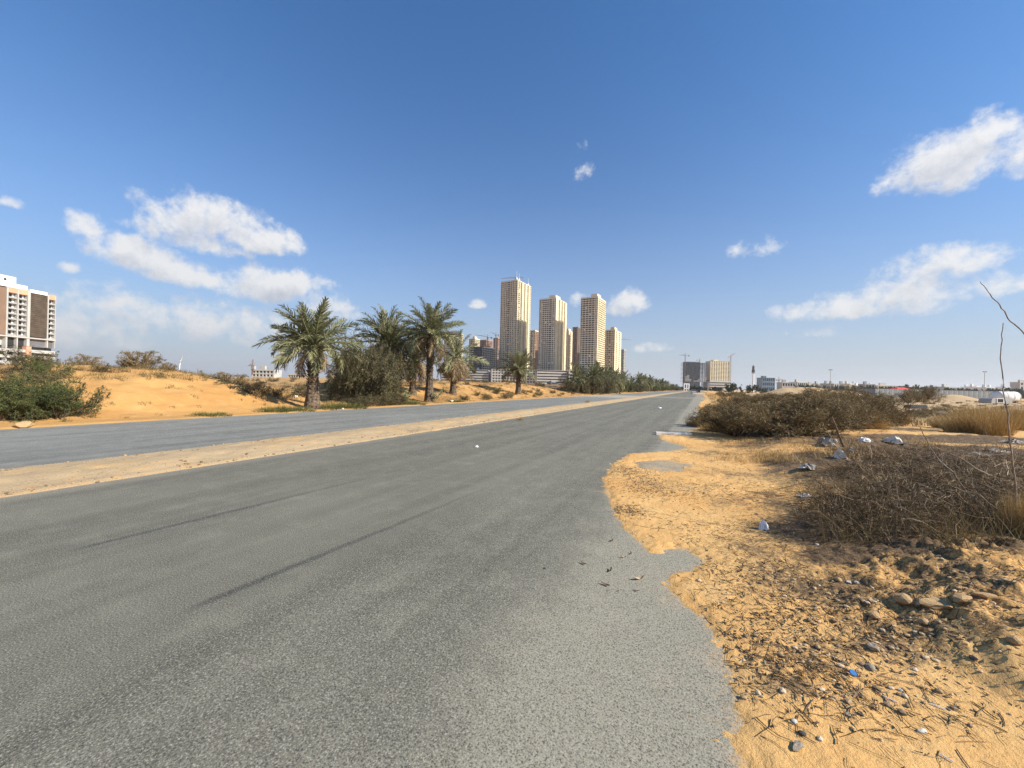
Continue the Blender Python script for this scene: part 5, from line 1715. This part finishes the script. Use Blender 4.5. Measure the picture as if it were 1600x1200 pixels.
podium('long grey car park podium with horizontal bands below the concrete frame', 690, 763.5, 577, 540, MT['grey'], 6, 'band')
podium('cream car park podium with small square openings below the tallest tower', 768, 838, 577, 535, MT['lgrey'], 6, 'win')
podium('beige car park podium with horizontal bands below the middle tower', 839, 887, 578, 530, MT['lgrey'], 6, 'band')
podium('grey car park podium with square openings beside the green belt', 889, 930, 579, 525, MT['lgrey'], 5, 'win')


def crane(label, px, ytop, D, jib, cj, yaw, luff=0.0, zb=0.0, w=1.6):
    x, y = C2W((basepx(px, ytop) - 800) / 600 * D, D)
    Hh = ht(px, ytop, D)
    t = thing('tower_crane', label, 'crane', (x, y, zb - 0.2), yaw + YAW, 'tower cranes')
    b = MB(); h = w / 2; Hm = Hh - zb
    for sx in (-h, h):
        for sy in (-h, h): b.bar((sx, sy, 0), (sx, sy, Hm), 0.28)
    n = int(Hm / (w * 2.2))
    for i in range(n):
        z, z1 = i * Hm / n, (i + 1) * Hm / n
        b.bar((-h, -h, z), (h, -h, z1), 0.16); b.bar((h, h, z), (-h, h, z1), 0.16); b.bar((-h, h, z), (-h, -h, z1), 0.16); b.bar((h, -h, z), (h, h, z1), 0.16)
    b.build('mast', MT['steel'], t)
    b = MB()
    d = np.array([math.cos(luff), 0, math.sin(luff)]); e = np.array([-math.sin(luff), 0, math.cos(luff)])
    o0 = np.array([0, 0, Hm])
    for q in ((-0.7, 0), (0.7, 0)):
        b.bar(o0 + np.array([0, q[0], 0]), o0 + d * jib + np.array([0, q[0] * 0.6, 0]), 0.3)
    b.bar(o0 + e * 1.6, o0 + d * jib, 0.3)
    m_ = int(jib / 3)
    for i in range(m_):
        p0 = o0 + d * jib * i / m_; p1 = o0 + d * jib * (i + 0.5) / m_ + e * 1.6 * (1 - (i + 0.5) / m_)
        b.bar(p0 + np.array([0, -0.6, 0]), p1, 0.14); b.bar(p1, p0 + d * jib / m_ + np.array([0, 0.6, 0]), 0.14)
    b.build('jib', MT['steel'], t)
    b = MB(); b.bar(o0, o0 - np.array([cj, 0, 0]), 1.2, 0.5); b.build('counter_jib', MT['steel'], t)
    b = MB(); b.box(-cj, -cj + 2.4, -0.9, 0.9, Hm - 2.6, Hm - 0.3); b.build('counterweight', MT['grey'], t)
    b = MB(); b.bar((0, 0, Hm), (0, 0, Hm + 5), 0.5); b.bar((0, 0, Hm + 5), (jib * 0.6 * math.cos(luff), 0, Hm + jib * 0.6 * math.sin(luff) + 1), 0.12); b.bar((0, 0, Hm + 5), (-cj, 0, Hm), 0.12); b.build('apex', MT['steel'], t)
    b = MB(); b.box(0.4, 2.2, -1.8, -0.6, Hm - 2.2, Hm - 0.2); b.build('cab', MT['lgrey'], t)


crane('tower crane standing on top of the tallest tower', 806, 434, 655, 26, 14, 2.95, 0.0, 160)
crane('tower crane over the rust brown block left of the tallest tower', 762, 527, 700, 26, 9, 2.75, 0.22)
crane('slim tower crane directly left of the tallest tower', 775, 523, 720, 12, 6, 3.0, 0.4)
crane('tower crane left of the dark frame at the end of the road', 1071, 555, 900, 14, 9, 2.9)
crane('small tower crane on the roof of the dark frame at the road end', 1093, 562.5, 950, 6, 8, 0.3, 0.0, 60)
crane('tower crane with raised jib right of the beige block at the road end', 1142, 557, 900, 15, 7, 0.2, 0.65)
crane('far crane with long level jib right of the tower group', 965, 530, 760, 28, 8, 0.1)
crane('tiny crane above the far villas right of the glass block', 1397 - 180, 593, 700, 10, 5, 0.0)
crane('tiny crane on the far low block behind the dunes at left', 395, 571, 300, 4, 2, 3.0, 0, 5, 0.8)


def slabblock(name, label, pl, pr, py, D, mat, nf, nb, depth_=22, pod=None, cat='building', rot=0.0, z0=0.0):
    pl, pr = basepx(pl, py), basepx(pr, py)
    w = (pr - pl) / 600 * D; Hh = ht((pl + pr) / 2, py, D)
    x, y = C2W((pl - 800) / 600 * D, D)
    t = thing(name, label, cat, (x, y, -0.2), YAW + rot)
    c = MB(); c.box(0.5, w - 0.4, 0.5, depth_, 0, Hh - 1); c.build('core', MT['glass'], t)
    fl = (Hh - z0 - 1) / nf
    f = MB()
    for i in range(nf):
        f.box(0, w, 0.0, 0.5, z0 + i * fl, z0 + i * fl + fl * 0.42)
    for j in range(nb + 1):
        a = j * (w - 0.9) / nb
        f.box(a, a + (w / nb) * 0.34, -0.06, 0.5, z0, Hh - 1)
    o = f.build('front_facade', mat, t); o['kind'] = 'stuff'
    c = MB(); c.box(-0.02, 0.48, 0.52, depth_, 0, Hh - 1); c.build('end_wall', mat, t)
    c = MB(); c.box(w - 0.4, w + 0.2, 0.52, depth_, 0, Hh - 1); c.build('end_wall', mat, t)
    c = MB(); c.box(-0.3, w + 0.3, -0.3, depth_ + 0.3, Hh - 1, Hh); c.box(w * 0.2, w * 0.45, 4, depth_ - 4, Hh, Hh + 3); c.build('roof', mat, t)
    if pod:
        c = MB(); c.box(-3, w + 3, -3, depth_ + 3, 0, pod - 0.05); c.build('podium', MT['lgrey'], t)
        for i in range(3):
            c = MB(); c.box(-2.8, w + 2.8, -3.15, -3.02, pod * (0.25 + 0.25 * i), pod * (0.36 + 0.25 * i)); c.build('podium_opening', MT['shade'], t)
    return t


slabblock('beige_block', 'beige apartment block with crane at the end of the road', 1110.5, 1140.5, 564, 900, MT['cream'], 15, 8, 24, 22, z0=22)
t = frame_building('dark unfinished block left of the beige one at the end of the road', 1070.5, 1105.0, 1105.0, 567, 900, 20, 14, MT['dconc'], MT['grey'], 9, 4, True)
slabblock('glass_block', 'small glass office block right of the white mast', 1191, 1211, 590, 640, MT['bluegl'], 3, 6, 14)
slabblock('low_block', 'low white block behind the dunes left of the first palm', 393, 428, 577, 300, MT['lgrey'], 3, 6, 10)
slabblock('low_block', 'long white low building behind the dunes, seen under the first palm', 450, 478, 584, 300, MT['lgrey'], 2, 7, 10)
slabblock('low_block', 'far low grey block at the right picture border', 1594, 1625, 597, 500, MT['lgrey'], 4, 6, 10)

# villas and sheds along the right horizon
vl = [(1222, 1242, 596, 'lgrey', 'unfinished grey villa, leftmost of the far villas'), (1246, 1267, 595.5, 'lgrey', 'grey two storey villa with roof terrace, second far villa'),
      (1264, 1280, 599.5, 'beige', 'small beige villa with openings above the sand heap'), (1279, 1290, 598, 'lgrey', 'pale grey villa left of the thin far pole'),
      (1291, 1302, 597.5, 'lgrey', 'pale grey villa behind the thin far pole'), (1303, 1314, 598, 'grey', 'grey villa right of the thin far pole'),
      (1314, 1328, 598, 'lgrey', 'grey villa behind palms over the sand heap'), (1328, 1336, 598, 'beige', 'narrow beige villa left of the bright white one'),
      (1336, 1344, 598, 'white', 'bright white villa, tall part over the sand heap'), (1343, 1352, 601, 'white', 'bright white low villa joined to the taller white one'),
      (1352, 1366, 598.5, 'grey', 'dark grey sided villa right of the white ones'), (1365, 1372, 601, 'white', 'small white villa beside the dark grey one'),
      (1372, 1406, 601, 'beige', 'long low beige shed behind the grey site wall'), (1437, 1460, 603.5, 'lgrey', 'long pale shed behind the site wall, left one'),
      (1460, 1466, 603.5, 'white', 'tiny white house beside the pale shed'), (1478, 1510, 603, 'lgrey', 'long low grey house row on the right horizon'),
      (1512, 1524, 603.5, 'white', 'small white house left of the thin right pole'), (1526, 1534, 602.5, 'white', 'white house just left of the thin right pole'),
      (1541, 1553, 603.5, 'white', 'white house right of the thin right pole'), (1553, 1562, 604, 'white', 'low white house further right of the thin right pole'),
      (1572, 1578, 603, 'white', 'tiny white tower house near the right border')]
for i, (a, b_, py, m_, l) in enumerate(vl):
    D = 420 + (i * 37) % 60
    slabblock('villa', l, a, b_, py + 1.2, D, MT[m_], 2 if b_ - a < 25 else 1, max(2, int((b_ - a) / 4)), 10, None, 'house', 0.25 if i % 2 else -0.12)

# left apartment block: facade parallel to the line of sight, every bay built
XA, ZA = -262.0, None
za = lambda px: 262.0 * 600 / (800 - px)
Z1 = za(82.5)
x, y = C2W(XA, Z1)
apt = thing('apartment_block', 'balcony apartment block with dark cladding strip at the left picture border', 'building', (x, y, -0.2), YAW - math.pi / 2)
# local x runs toward the camera, local y runs away from the facade (behind it): camera -X
lx = lambda px: Z1 - za(px)
HT = 47.0
ZP = 21.5                      # podium top
LEN = Z1 - za(-40)


def abox(name, x0, x1, o0, o1, z0, z1, mat, parent=None):
    c = MB(); c.box(x0, x1, o0, o1, z0, z1)
    return c.build(name, mat, parent or apt)


abox('core', 0.0, LEN, -18, -1.6, 0, HT - 1.5, MT['lgrey'])
fl8 = (HT - 3.2 - ZP) / 8
for (pa, pb) in ((72, 82.5), (24.5, 38.5), (8, 23)):
    xa, xb = lx(pb), lx(pa)
    for i in range(8):
        z = ZP + i * fl8
        bal = abox('balcony', xa + 0.25, xb - 0.25, -1.6, 0.5, z - 0.15, z + 0.18, MT['grey'])
        abox('railing', xa + 0.25, xb - 0.25, 0.4, 0.5, z + 0.18, z + 0.62, MT['grey'], bal)
        wm = (xa + xb) / 2
        abox('wall_panel', xa + 0.2, wm - 0.9, -1.6, -1.3, z + 0.18, z + fl8 - 0.16, MT['white'])
        abox('wall_panel', wm + 1.15, xb - 0.2, -1.6, -1.3, z + 0.18, z + fl8 - 0.16, MT['white'])
        wn = abox('window', wm - 0.9, wm + 1.15, -1.6, -1.45, z + 0.2, z + fl8 - 0.4, MT['glass'])
        abox('frame', wm + 0.08, wm + 0.18, -1.45, -1.40, z + 0.2, z + fl8 - 0.4, MT['grey'], wn)
    abox('cornice', xa - 0.05, xb + 0.05, -1.6, 0.55, ZP + 8 * fl8 - 0.1, HT - 0.6, MT['pink'])
for pa, pb in ((81.9, 82.8), (70, 71.9), (38.6, 43), (22.8, 24.6), (5.5, 8.1)):
    abox('pier', lx(pb), lx(pa), -1.6, 0.62, ZP - 5 if pb > 40 else 4, HT - 0.9, MT['lgrey'])
nclad = 22
for i in range(nclad):
    z = ZP + 0.4 + i * (HT - 2.2 - ZP) / nclad
    abox('cladding_panel', lx(70) + 0.02, lx(43) - 0.02, -1.6, 0.3 + 0.04 * (i % 2), z, z + (HT - 2.2 - ZP) / nclad - 0.08, MT['clad'])
abox('cladding_panel', lx(5.4), LEN, -1.6, 0.3, ZP, HT - 1.2, MT['brownw'])
abox('roof_parapet', lx(70), lx(43), -8, 0.2, HT - 1.4, HT + 0.4, MT['white'])
abox('roof_parapet', lx(38.4), LEN, -8, 0.3, HT - 0.6, HT + 1.6, MT['white'])
ph = abox('penthouse', lx(30), LEN, -14, -3, HT + 1.6, HT + 5.6, MT['white'])
abox('window', lx(15), lx(11), -3.0, -2.92, HT + 3.0, HT + 4.2, MT['glass'], ph)
abox('podium_slab', -0.3, LEN, -18, 0.9, ZP - 0.9, ZP - 0.2, MT['lgrey'])
abox('glazing', 0.2, lx(43.2), -1.6, -0.6, ZP - 5.2, ZP - 0.9, MT['conc'])
abox('glazing', lx(38.4), lx(8.2), -1.6, -1.0, ZP - 5.2, ZP - 0.9, MT['shade'])
for i in range(5):
    z = i * 3.2 + 0.2
    abox('deck_parapet', -0.2, lx(46), -1.4, 0.7, z, z + 1.7, MT['lgrey'])
    abox('deck_parapet', lx(37), LEN, -1.4, 0.7, z, z + 1.5, MT['lgrey'])
abox('stair_tower', lx(45.5), lx(37.5), -1.6, 0.9, 0.0, ZP - 5.2, MT['pink'])
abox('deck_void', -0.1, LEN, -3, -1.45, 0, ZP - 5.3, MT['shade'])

# ---------------------------------------------------------------- things on the right-hand plain
def at_px(px, D): return C2W((px - 800) / 600 * D, D)


def pole(label, px, ytop, D, r0, top=None, name='lamp_pole', mat=None):
    x, y = at_px(basepx(px, ytop), D); Hh = ht(px, ytop, D)
    t = thing(name, label, 'pole', (x, y, -0.2), 0.0)
    b = MB(); b.lathe([(r0 * 1.5, 0), (r0 * 1.5, 0.6), (r0, 0.7), (r0 * 0.75, Hh), (0.0, Hh)], 10); b.build('shaft', mat or MT['lgrey'], t)
    b = MB()
    if top == 'antenna':
        b.lathe([(r0 * 0.9, Hh - 5.5), (r0 * 1.25, Hh - 5.3), (r0 * 1.25, Hh - 0.6), (r0 * 0.9, Hh - 0.4), (r0 * 0.3, Hh + 0.6)], 10)
        for k in range(6):
            a = k * math.pi / 3
            b.box(-0.18, 0.18, -0.1, 0.1, Hh - 6.5, Hh - 3.5, np.array(Matrix.Rotation(a, 4, 'Z') @ Matrix.Translation((0, r0 * 1.45, 0))))
        b.build('antenna_cluster', MT['conc'], t)
    else:
        b.box(-1.2, 1.2, -0.15, 0.15, Hh - 0.3, Hh); b.box(-1.2, -0.5, -0.3, 0.3, Hh - 0.6, Hh - 0.3); b.box(0.5, 1.2, -0.3, 0.3, Hh - 0.6, Hh - 0.3)
        b.build('lamp_head', MT['conc'], t)


pole('tall white mast with dark antenna cluster right of the beige block', 1177.5, 571, 320, 0.72, 'antenna', 'telecom_mast', MT['white'])
pole('thin far lamp pole above the left sand heap', 1298, 577, 330, 0.20)
pole('thin far lamp pole above the right horizon', 1539, 580, 330, 0.22)
pole('thin white post in front of the blocks at the road end', 1106.5, 594, 260, 0.22)

# grey site wall of panels
Dw = 150.0
pw0, pw1 = 1368.0, 1554.0
x0, y0 = at_px(pw0, Dw)
wl = thing('site_wall', 'long grey panel wall across the right field', 'wall', (x0, y0, -0.15), YAW)
wlen = (pw1 - pw0) / 600 * Dw
npan = 24
pm = MB(); pwid = wlen / npan
prof = [(0, 0), (0.25, 0), (0.32, 0.06), (0.6, 0.06), (0.67, 0), (1.0, 0)]
for q in range(2):
    for (u0, o0), (u1, o1) in zip(prof[:-1], prof[1:]):
        a0, a1 = (q + u0) * (pwid - 0.06) / 2, (q + u1) * (pwid - 0.06) / 2
        pm.add([(a0, o0, 0), (a1, o1, 0), (a1, o1, 3.6), (a0, o0, 3.6), (a0, o0 + .05, 0), (a1, o1 + .05, 0), (a1, o1 + .05, 3.6), (a0, o0 + .05, 3.6)], [(0, 1, 2, 3), (5, 4, 7, 6), (3, 2, 6, 7)])
pme = pm.mesh('panel', MT['panel'])
for i in range(npan): obj('panel', pme, wl, (i * pwid, 0.0, 0.0))
for i in range(npan + 1):
    c = MB(); c.box(i * pwid - 0.06, i * pwid + 0.0, -0.02, 0.16, 0, 3.7); c.build('post', MT['conc'], wl)
x0, y0 = at_px(1338, 152); nt_ = thing('mesh_screen', 'dark mesh screen joining the left end of the grey site wall', 'fence', (x0, y0, -0.15), YAW)
for i in range(4):
    c = MB(); c.box(i * 1.9, i * 1.9 + 1.85, 0, 0.05, 0, 3.5); c.build('screen_panel', MT['dconc'], nt_)
    c = MB(); c.box(i * 1.9 - 0.06, i * 1.9, -0.03, 0.1, 0, 3.6); c.build('post', MT['conc'], nt_)
# red canopy
x0, y0 = at_px(1407, 175); t = thing('red_canopy', 'red peaked canopy showing over the grey site wall', 'canopy', (x0, y0, -0.1), YAW)
b = MB(); b.add([(-4.2, -3, 3.6), (4.2, -3, 3.6), (4.2, 3, 3.6), (-4.2, 3, 3.6), (-1.6, 0, 4.75), (1.6, 0, 4.75)], [(0, 1, 5, 4), (2, 3, 4, 5)], [(1, 2, 5), (3, 0, 4)]); b.box(-4.2, 4.2, -3, 3, 3.35, 3.58); b.build('roof', MT['red'], t)
for sx in (-4, 4):
    for sy in (-2.8, 2.8):
        b = MB(); b.box(sx - .06, sx + .06, sy - .06, sy + .06, 0, 3.35); b.build('post', MT['lgrey'], t)
# white tank and old trailer
x0, y0 = at_px(1571, 82); t = thing('water_tank', 'white round topped tank lying at the right border by the site wall', 'tank', (x0, y0, HZ(x0, y0) - 0.1), YAW)
b = MB(); b.lathe([(0.0, -2.45), (0.5, -2.42), (0.9, -2.25), (1.15, -1.9), (1.15, 1.9), (0.9, 2.25), (0.5, 2.42), (0.0, 2.45)], 20, np.array(Matrix.Translation((0, 0, 1.35)) @ Matrix.Rotation(math.pi / 2, 4, 'Y'))); b.build('shell', MT['white'], t, True)
for sx in (-1.9, -0.65, 0.65, 1.9):
    b = MB(); b.lathe([(1.15, -0.05), (1.19, -0.05), (1.19, 0.05), (1.15, 0.05)], 20, np.array(Matrix.Translation((sx, 0, 1.35)) @ Matrix.Rotation(math.pi / 2, 4, 'Y'))); b.build('band', MT['beige'], t)
for sx in (-1.4, 1.4):
    b = MB(); b.box(sx - .25, sx + .25, -0.9, 0.9, 0, 0.6); b.build('cradle', MT['brownw'], t)
b = MB(); b.lathe([(0.3, 0), (0.3, 0.2), (0.0, 0.22)], 12, np.array(Matrix.Translation((0.3, 0, 2.45)))); b.build('hatch', MT['lgrey'], t)
x0, y0 = at_px(1566, 60); t = thing('old_trailer', 'low pale trailer box with a square window below the white tank', 'trailer', (x0, y0, HZ(x0, y0) - 0.05), YAW)
b = MB(); b.prism([(-1.6, 0.25), (1.6, 0.25), (1.65, 0.55), (1.5, 1.0), (1.25, 1.12), (-1.25, 1.12), (-1.5, 1.0), (-1.65, 0.55)], 0, 1.7); b.build('body', MT['lgrey'], t)
b = MB(); b.box(-0.75, 0.15, -0.03, 0.05, 0.45, 0.98); f_ = b.build('window', MT['glass'], t)
b = MB(); b.box(-0.85, -0.75, -0.06, 0.05, 0.38, 1.05); b.box(0.15, 0.25, -0.06, 0.05, 0.38, 1.05); b.box(-0.75, 0.15, -0.06, 0.05, 0.98, 1.05); b.box(-0.75, 0.15, -0.06, 0.05, 0.38, 0.45); b.build('frame', MT['white'], f_)
for sx in (-0.9, 0.9):
    b = MB(); b.lathe([(0.0, -0.1), (0.3, -0.1), (0.34, -0.05), (0.34, 0.05), (0.3, 0.1), (0.0, 0.1)], 14, np.array(Matrix.Translation((sx, 0.15, 0.3)) @ Matrix.Rotation(math.pi / 2, 4, 'X'))); b.build('wheel', MT['rock_dark'], t)
x0, y0 = at_px(1431, 37); z0_ = HZ(x0, y0); b = MB(); b.box(-0.75, 0.75, -0.35, 0.35, -0.02, 0.28); b.box(-0.68, 0.7, -0.3, 0.3, 0.28, 0.36)
lab(b.build('concrete_chunk', MT['dconc'], None, loc=(x0, y0, z0_), rotz=0.4), 'dark broken concrete block on the pale field', 'concrete block')
x0, y0 = at_px(1483, 25); lab(obj('concrete_chunk', mesh_data('chunk', *[ROCKA[1][0] * np.array([0.7, 0.4, 0.22]), [ROCKA[1][1]]], MT['dconc']), None, (x0, y0, HZ(x0, y0) + 0.05), 0.3), 'flat dark rubble lump on the pale field in front of the golden grass', 'rubble')
# white portal at the road end
x0, y0 = at_px(1072.5, 300); t = thing('sign_portal', 'white framed portal sign at the left end of the road', 'sign', (x0, y0, -0.1), YAW)
for sx in (-2.0, 0.0, 1.8):
    b = MB(); b.box(sx, sx + 0.7, 0, 0.8, 0.5, 5.2); b.build('upright', MT['white'], t)
for z in (1.6, 5.2):
    b = MB(); b.box(-2.0, 2.5, 0, 0.8, z, z + 0.8); b.build('beam', MT['white'], t)
b = MB(); b.box(-2.6, 3.0, -0.3, 1.2, 0, 0.5); b.build('plinth', MT['pink'], t)

# far trees
FART = [shrub_meshes(151 + i, 2.0, 1.9, 9, 70, 420, 4200, 0.20, 0.10, MT['farleaf'], 0.0) for i in range(2)]
ft = [(1147, 240, 2.5, 2.9, 'round dark tree right of the beige block'), (1176, 240, 2.1, 2.4, 'dark tree at the foot of the white mast'), (1192, 250, 1.5, 1.6, 'small dark tree right of the white mast'),
      (1208, 260, 1.2, 1.3, 'low dark tree before the glass block'), (1234, 200, 2.0, 1.5, 'dark tree left of the sand heap'), (1222, 210, 1.6, 1.5, 'dark tree behind the left foot of the sand heap'),
      (1408, 260, 2.2, 3.2, 'tall dark tree, left of the pair over the red canopy'), (1421, 262, 2.3, 2.9, 'tall dark tree, right of the pair over the red canopy'), (1378, 250, 2.3, 1.9, 'dark tree behind the left end of the site wall'),
      (1088, 300, 1.8, 2.0, 'tree at the foot of the dark unfinished block'), (1080, 310, 1.6, 1.9, 'small tree beside the white portal'), (1118, 300, 2.0, 1.8, 'tree before the left corner of the beige block'), (1127, 305, 1.8, 1.7, 'tree before the middle of the beige block')]
for i, (px, D, s, sz, l) in enumerate(ft):
    x, y = at_px(px, D); shrub('far_tree', l, 'tree', FART[i % 2], x, y, s, i, 'single far trees', sz)
rr = random.Random(77)
for i in range(34):
    px = 1250 + i * 11.5 + rr.uniform(-4, 4); D = rr.uniform(340, 400)
    x, y = at_px(px, D); shrub('far_tree', 'dark tree in the low far tree line along the right horizon', 'tree', FART[i % 2], x, y, rr.uniform(2.6, 3.8), i, 'trees of the far right tree line', rr.uniform(3.4, 4.2) * (1.12 if px > 1400 else 1.0))
for i in range(16):
    px = 1046 + i * 5.0; D = rr.uniform(430, 520)
    x, y = at_px(px, D); shrub('far_tree', 'dark tree closing the view at the end of the road', 'tree', FART[i % 2], x, y, rr.uniform(2.2, 3.0), i, 'trees at the end of the road', rr.uniform(1.8, 2.6))


# cars
MT['carwhite'] = plain('white_paint', (0.78, 0.79, 0.80), 0.25, 0.03, spec=0.5)
MT['cardark'] = plain('dark_paint', (0.03, 0.045, 0.09), 0.25, 0.05, spec=0.5)
MT['tyre'] = plain('tyre', (0.025, 0.025, 0.025), 0.9)
MT['tail'] = plain('tail_lamp', (0.45, 0.02, 0.02), 0.3)
MT['rim'] = plain('rim', (0.45, 0.45, 0.46), 0.35, metal=0.8)


def car(label, x, y, rotz, paint, z=None):
    t = thing('car', label, 'car', (x, y, HZ(x, y) if z is None else z), rotz)
    # side outline in (length, height); the car points to +x
    lower = [(-2.15, 0.28), (2.1, 0.28), (2.18, 0.45), (2.12, 0.68), (1.9, 0.80), (1.05, 0.92), (-1.75, 0.98), (-2.12, 0.95), (-2.2, 0.6)]
    b = MB(); b.prism(lower, -0.88, 0.88); b.build('body', paint, t)
    cabin = [(1.0, 0.92), (0.35, 1.40), (-1.05, 1.46), (-1.75, 1.0)]
    V, n = [], 4
    for yy, k in ((-0.84, 0), (0.84, 0)):
        for i, (a, c) in enumerate(cabin): V.append((a, yy * (0.80 if i in (1, 2) else 1), c))
    b = MB(); b.add(V, [(0, 1, 2, 3), (7, 6, 5, 4), (0, 4, 5, 1), (1, 5, 6, 2), (2, 6, 7, 3)]); b.build('cabin', MT['glass'], t)
    b = MB(); b.box(-1.08, 0.38, -0.66, 0.66, 1.42, 1.49); b.build('roof', paint, t)
    for a in (1.32, -1.35):
        for s in (-1, 1):
            m = np.array(Matrix.Translation((a, 0.80 * s, 0.32)) @ Matrix.Rotation(math.pi / 2, 4, 'X'))
            b = MB(); b.lathe([(0.2, -0.11), (0.3, -0.11), (0.32, -0.07), (0.32, 0.07), (0.3, 0.11), (0.2, 0.11)], 18, m); w = b.build('wheel', MT['tyre'], t)
            b = MB(); b.lathe([(0.0, -0.10), (0.2, -0.10), (0.2, 0.10), (0.0, 0.10)], 18, m); b.build('rim', MT['rim'], w)
    for s in (-1, 1):
        b = MB(); b.box(-2.22, -2.1, s * 0.84 - 0.16, s * 0.84 + 0.03 if s > 0 else s * 0.84 + 0.16, 0.68, 0.90); b.build('tail_light', MT['tail'], t)
        b = MB(); b.box(2.05, 2.17, s * 0.7 - 0.16, s * 0.7 + 0.16, 0.60, 0.72); b.build('headlight', MT['white'], t)
        b = MB(); b.box(0.72, 0.9, s * 0.95 - 0.09, s * 0.95 + 0.09, 0.95, 1.07); b.build('mirror', paint, t)
    b = MB(); b.box(-2.26, -2.15, -0.85, 0.85, 0.34, 0.56); b.build('bumper', paint, t)
    b = MB(); b.box(-2.225, -2.12, -0.26, 0.26, 0.62, 0.74); b.build('number_plate', MT['white'], t)


x, y = at_px(1084.5, 138); car('white car driving away at the far end of the near carriageway', x, y, math.pi / 2, MT['carwhite'])
x, y = at_px(1090.5, 172); car('dark car ahead of the white car at the far end of the road', x, y, math.pi / 2, MT['cardark'], 0.0)
x, y = at_px(864, 150); car('dark blue car parked on the sand in front of the beige podium', x, y, YAW + 0.5, MT['cardark'])

# ---------------------------------------------------------------- haze
b = MB(); b.box(-9050, 6050, -3550, 9050, -1.2, 205)
m = bpy.data.materials.new('haze'); m.use_nodes = True
nt = m.node_tree; nt.nodes.clear()
pv = nt.nodes.new('ShaderNodeVolumePrincipled')
pv.inputs['Color'].default_value = (0.93, 0.94, 0.96, 1); pv.inputs['Density'].default_value = HAZE; pv.inputs['Anisotropy'].default_value = 0.2
mo = nt.nodes.new('ShaderNodeOutputMaterial'); nt.links.new(pv.outputs[0], mo.inputs['Volume'])
hz = b.build('haze', m); lab(hz, 'thin pale desert haze over the whole plain', 'haze', None, 'stuff')
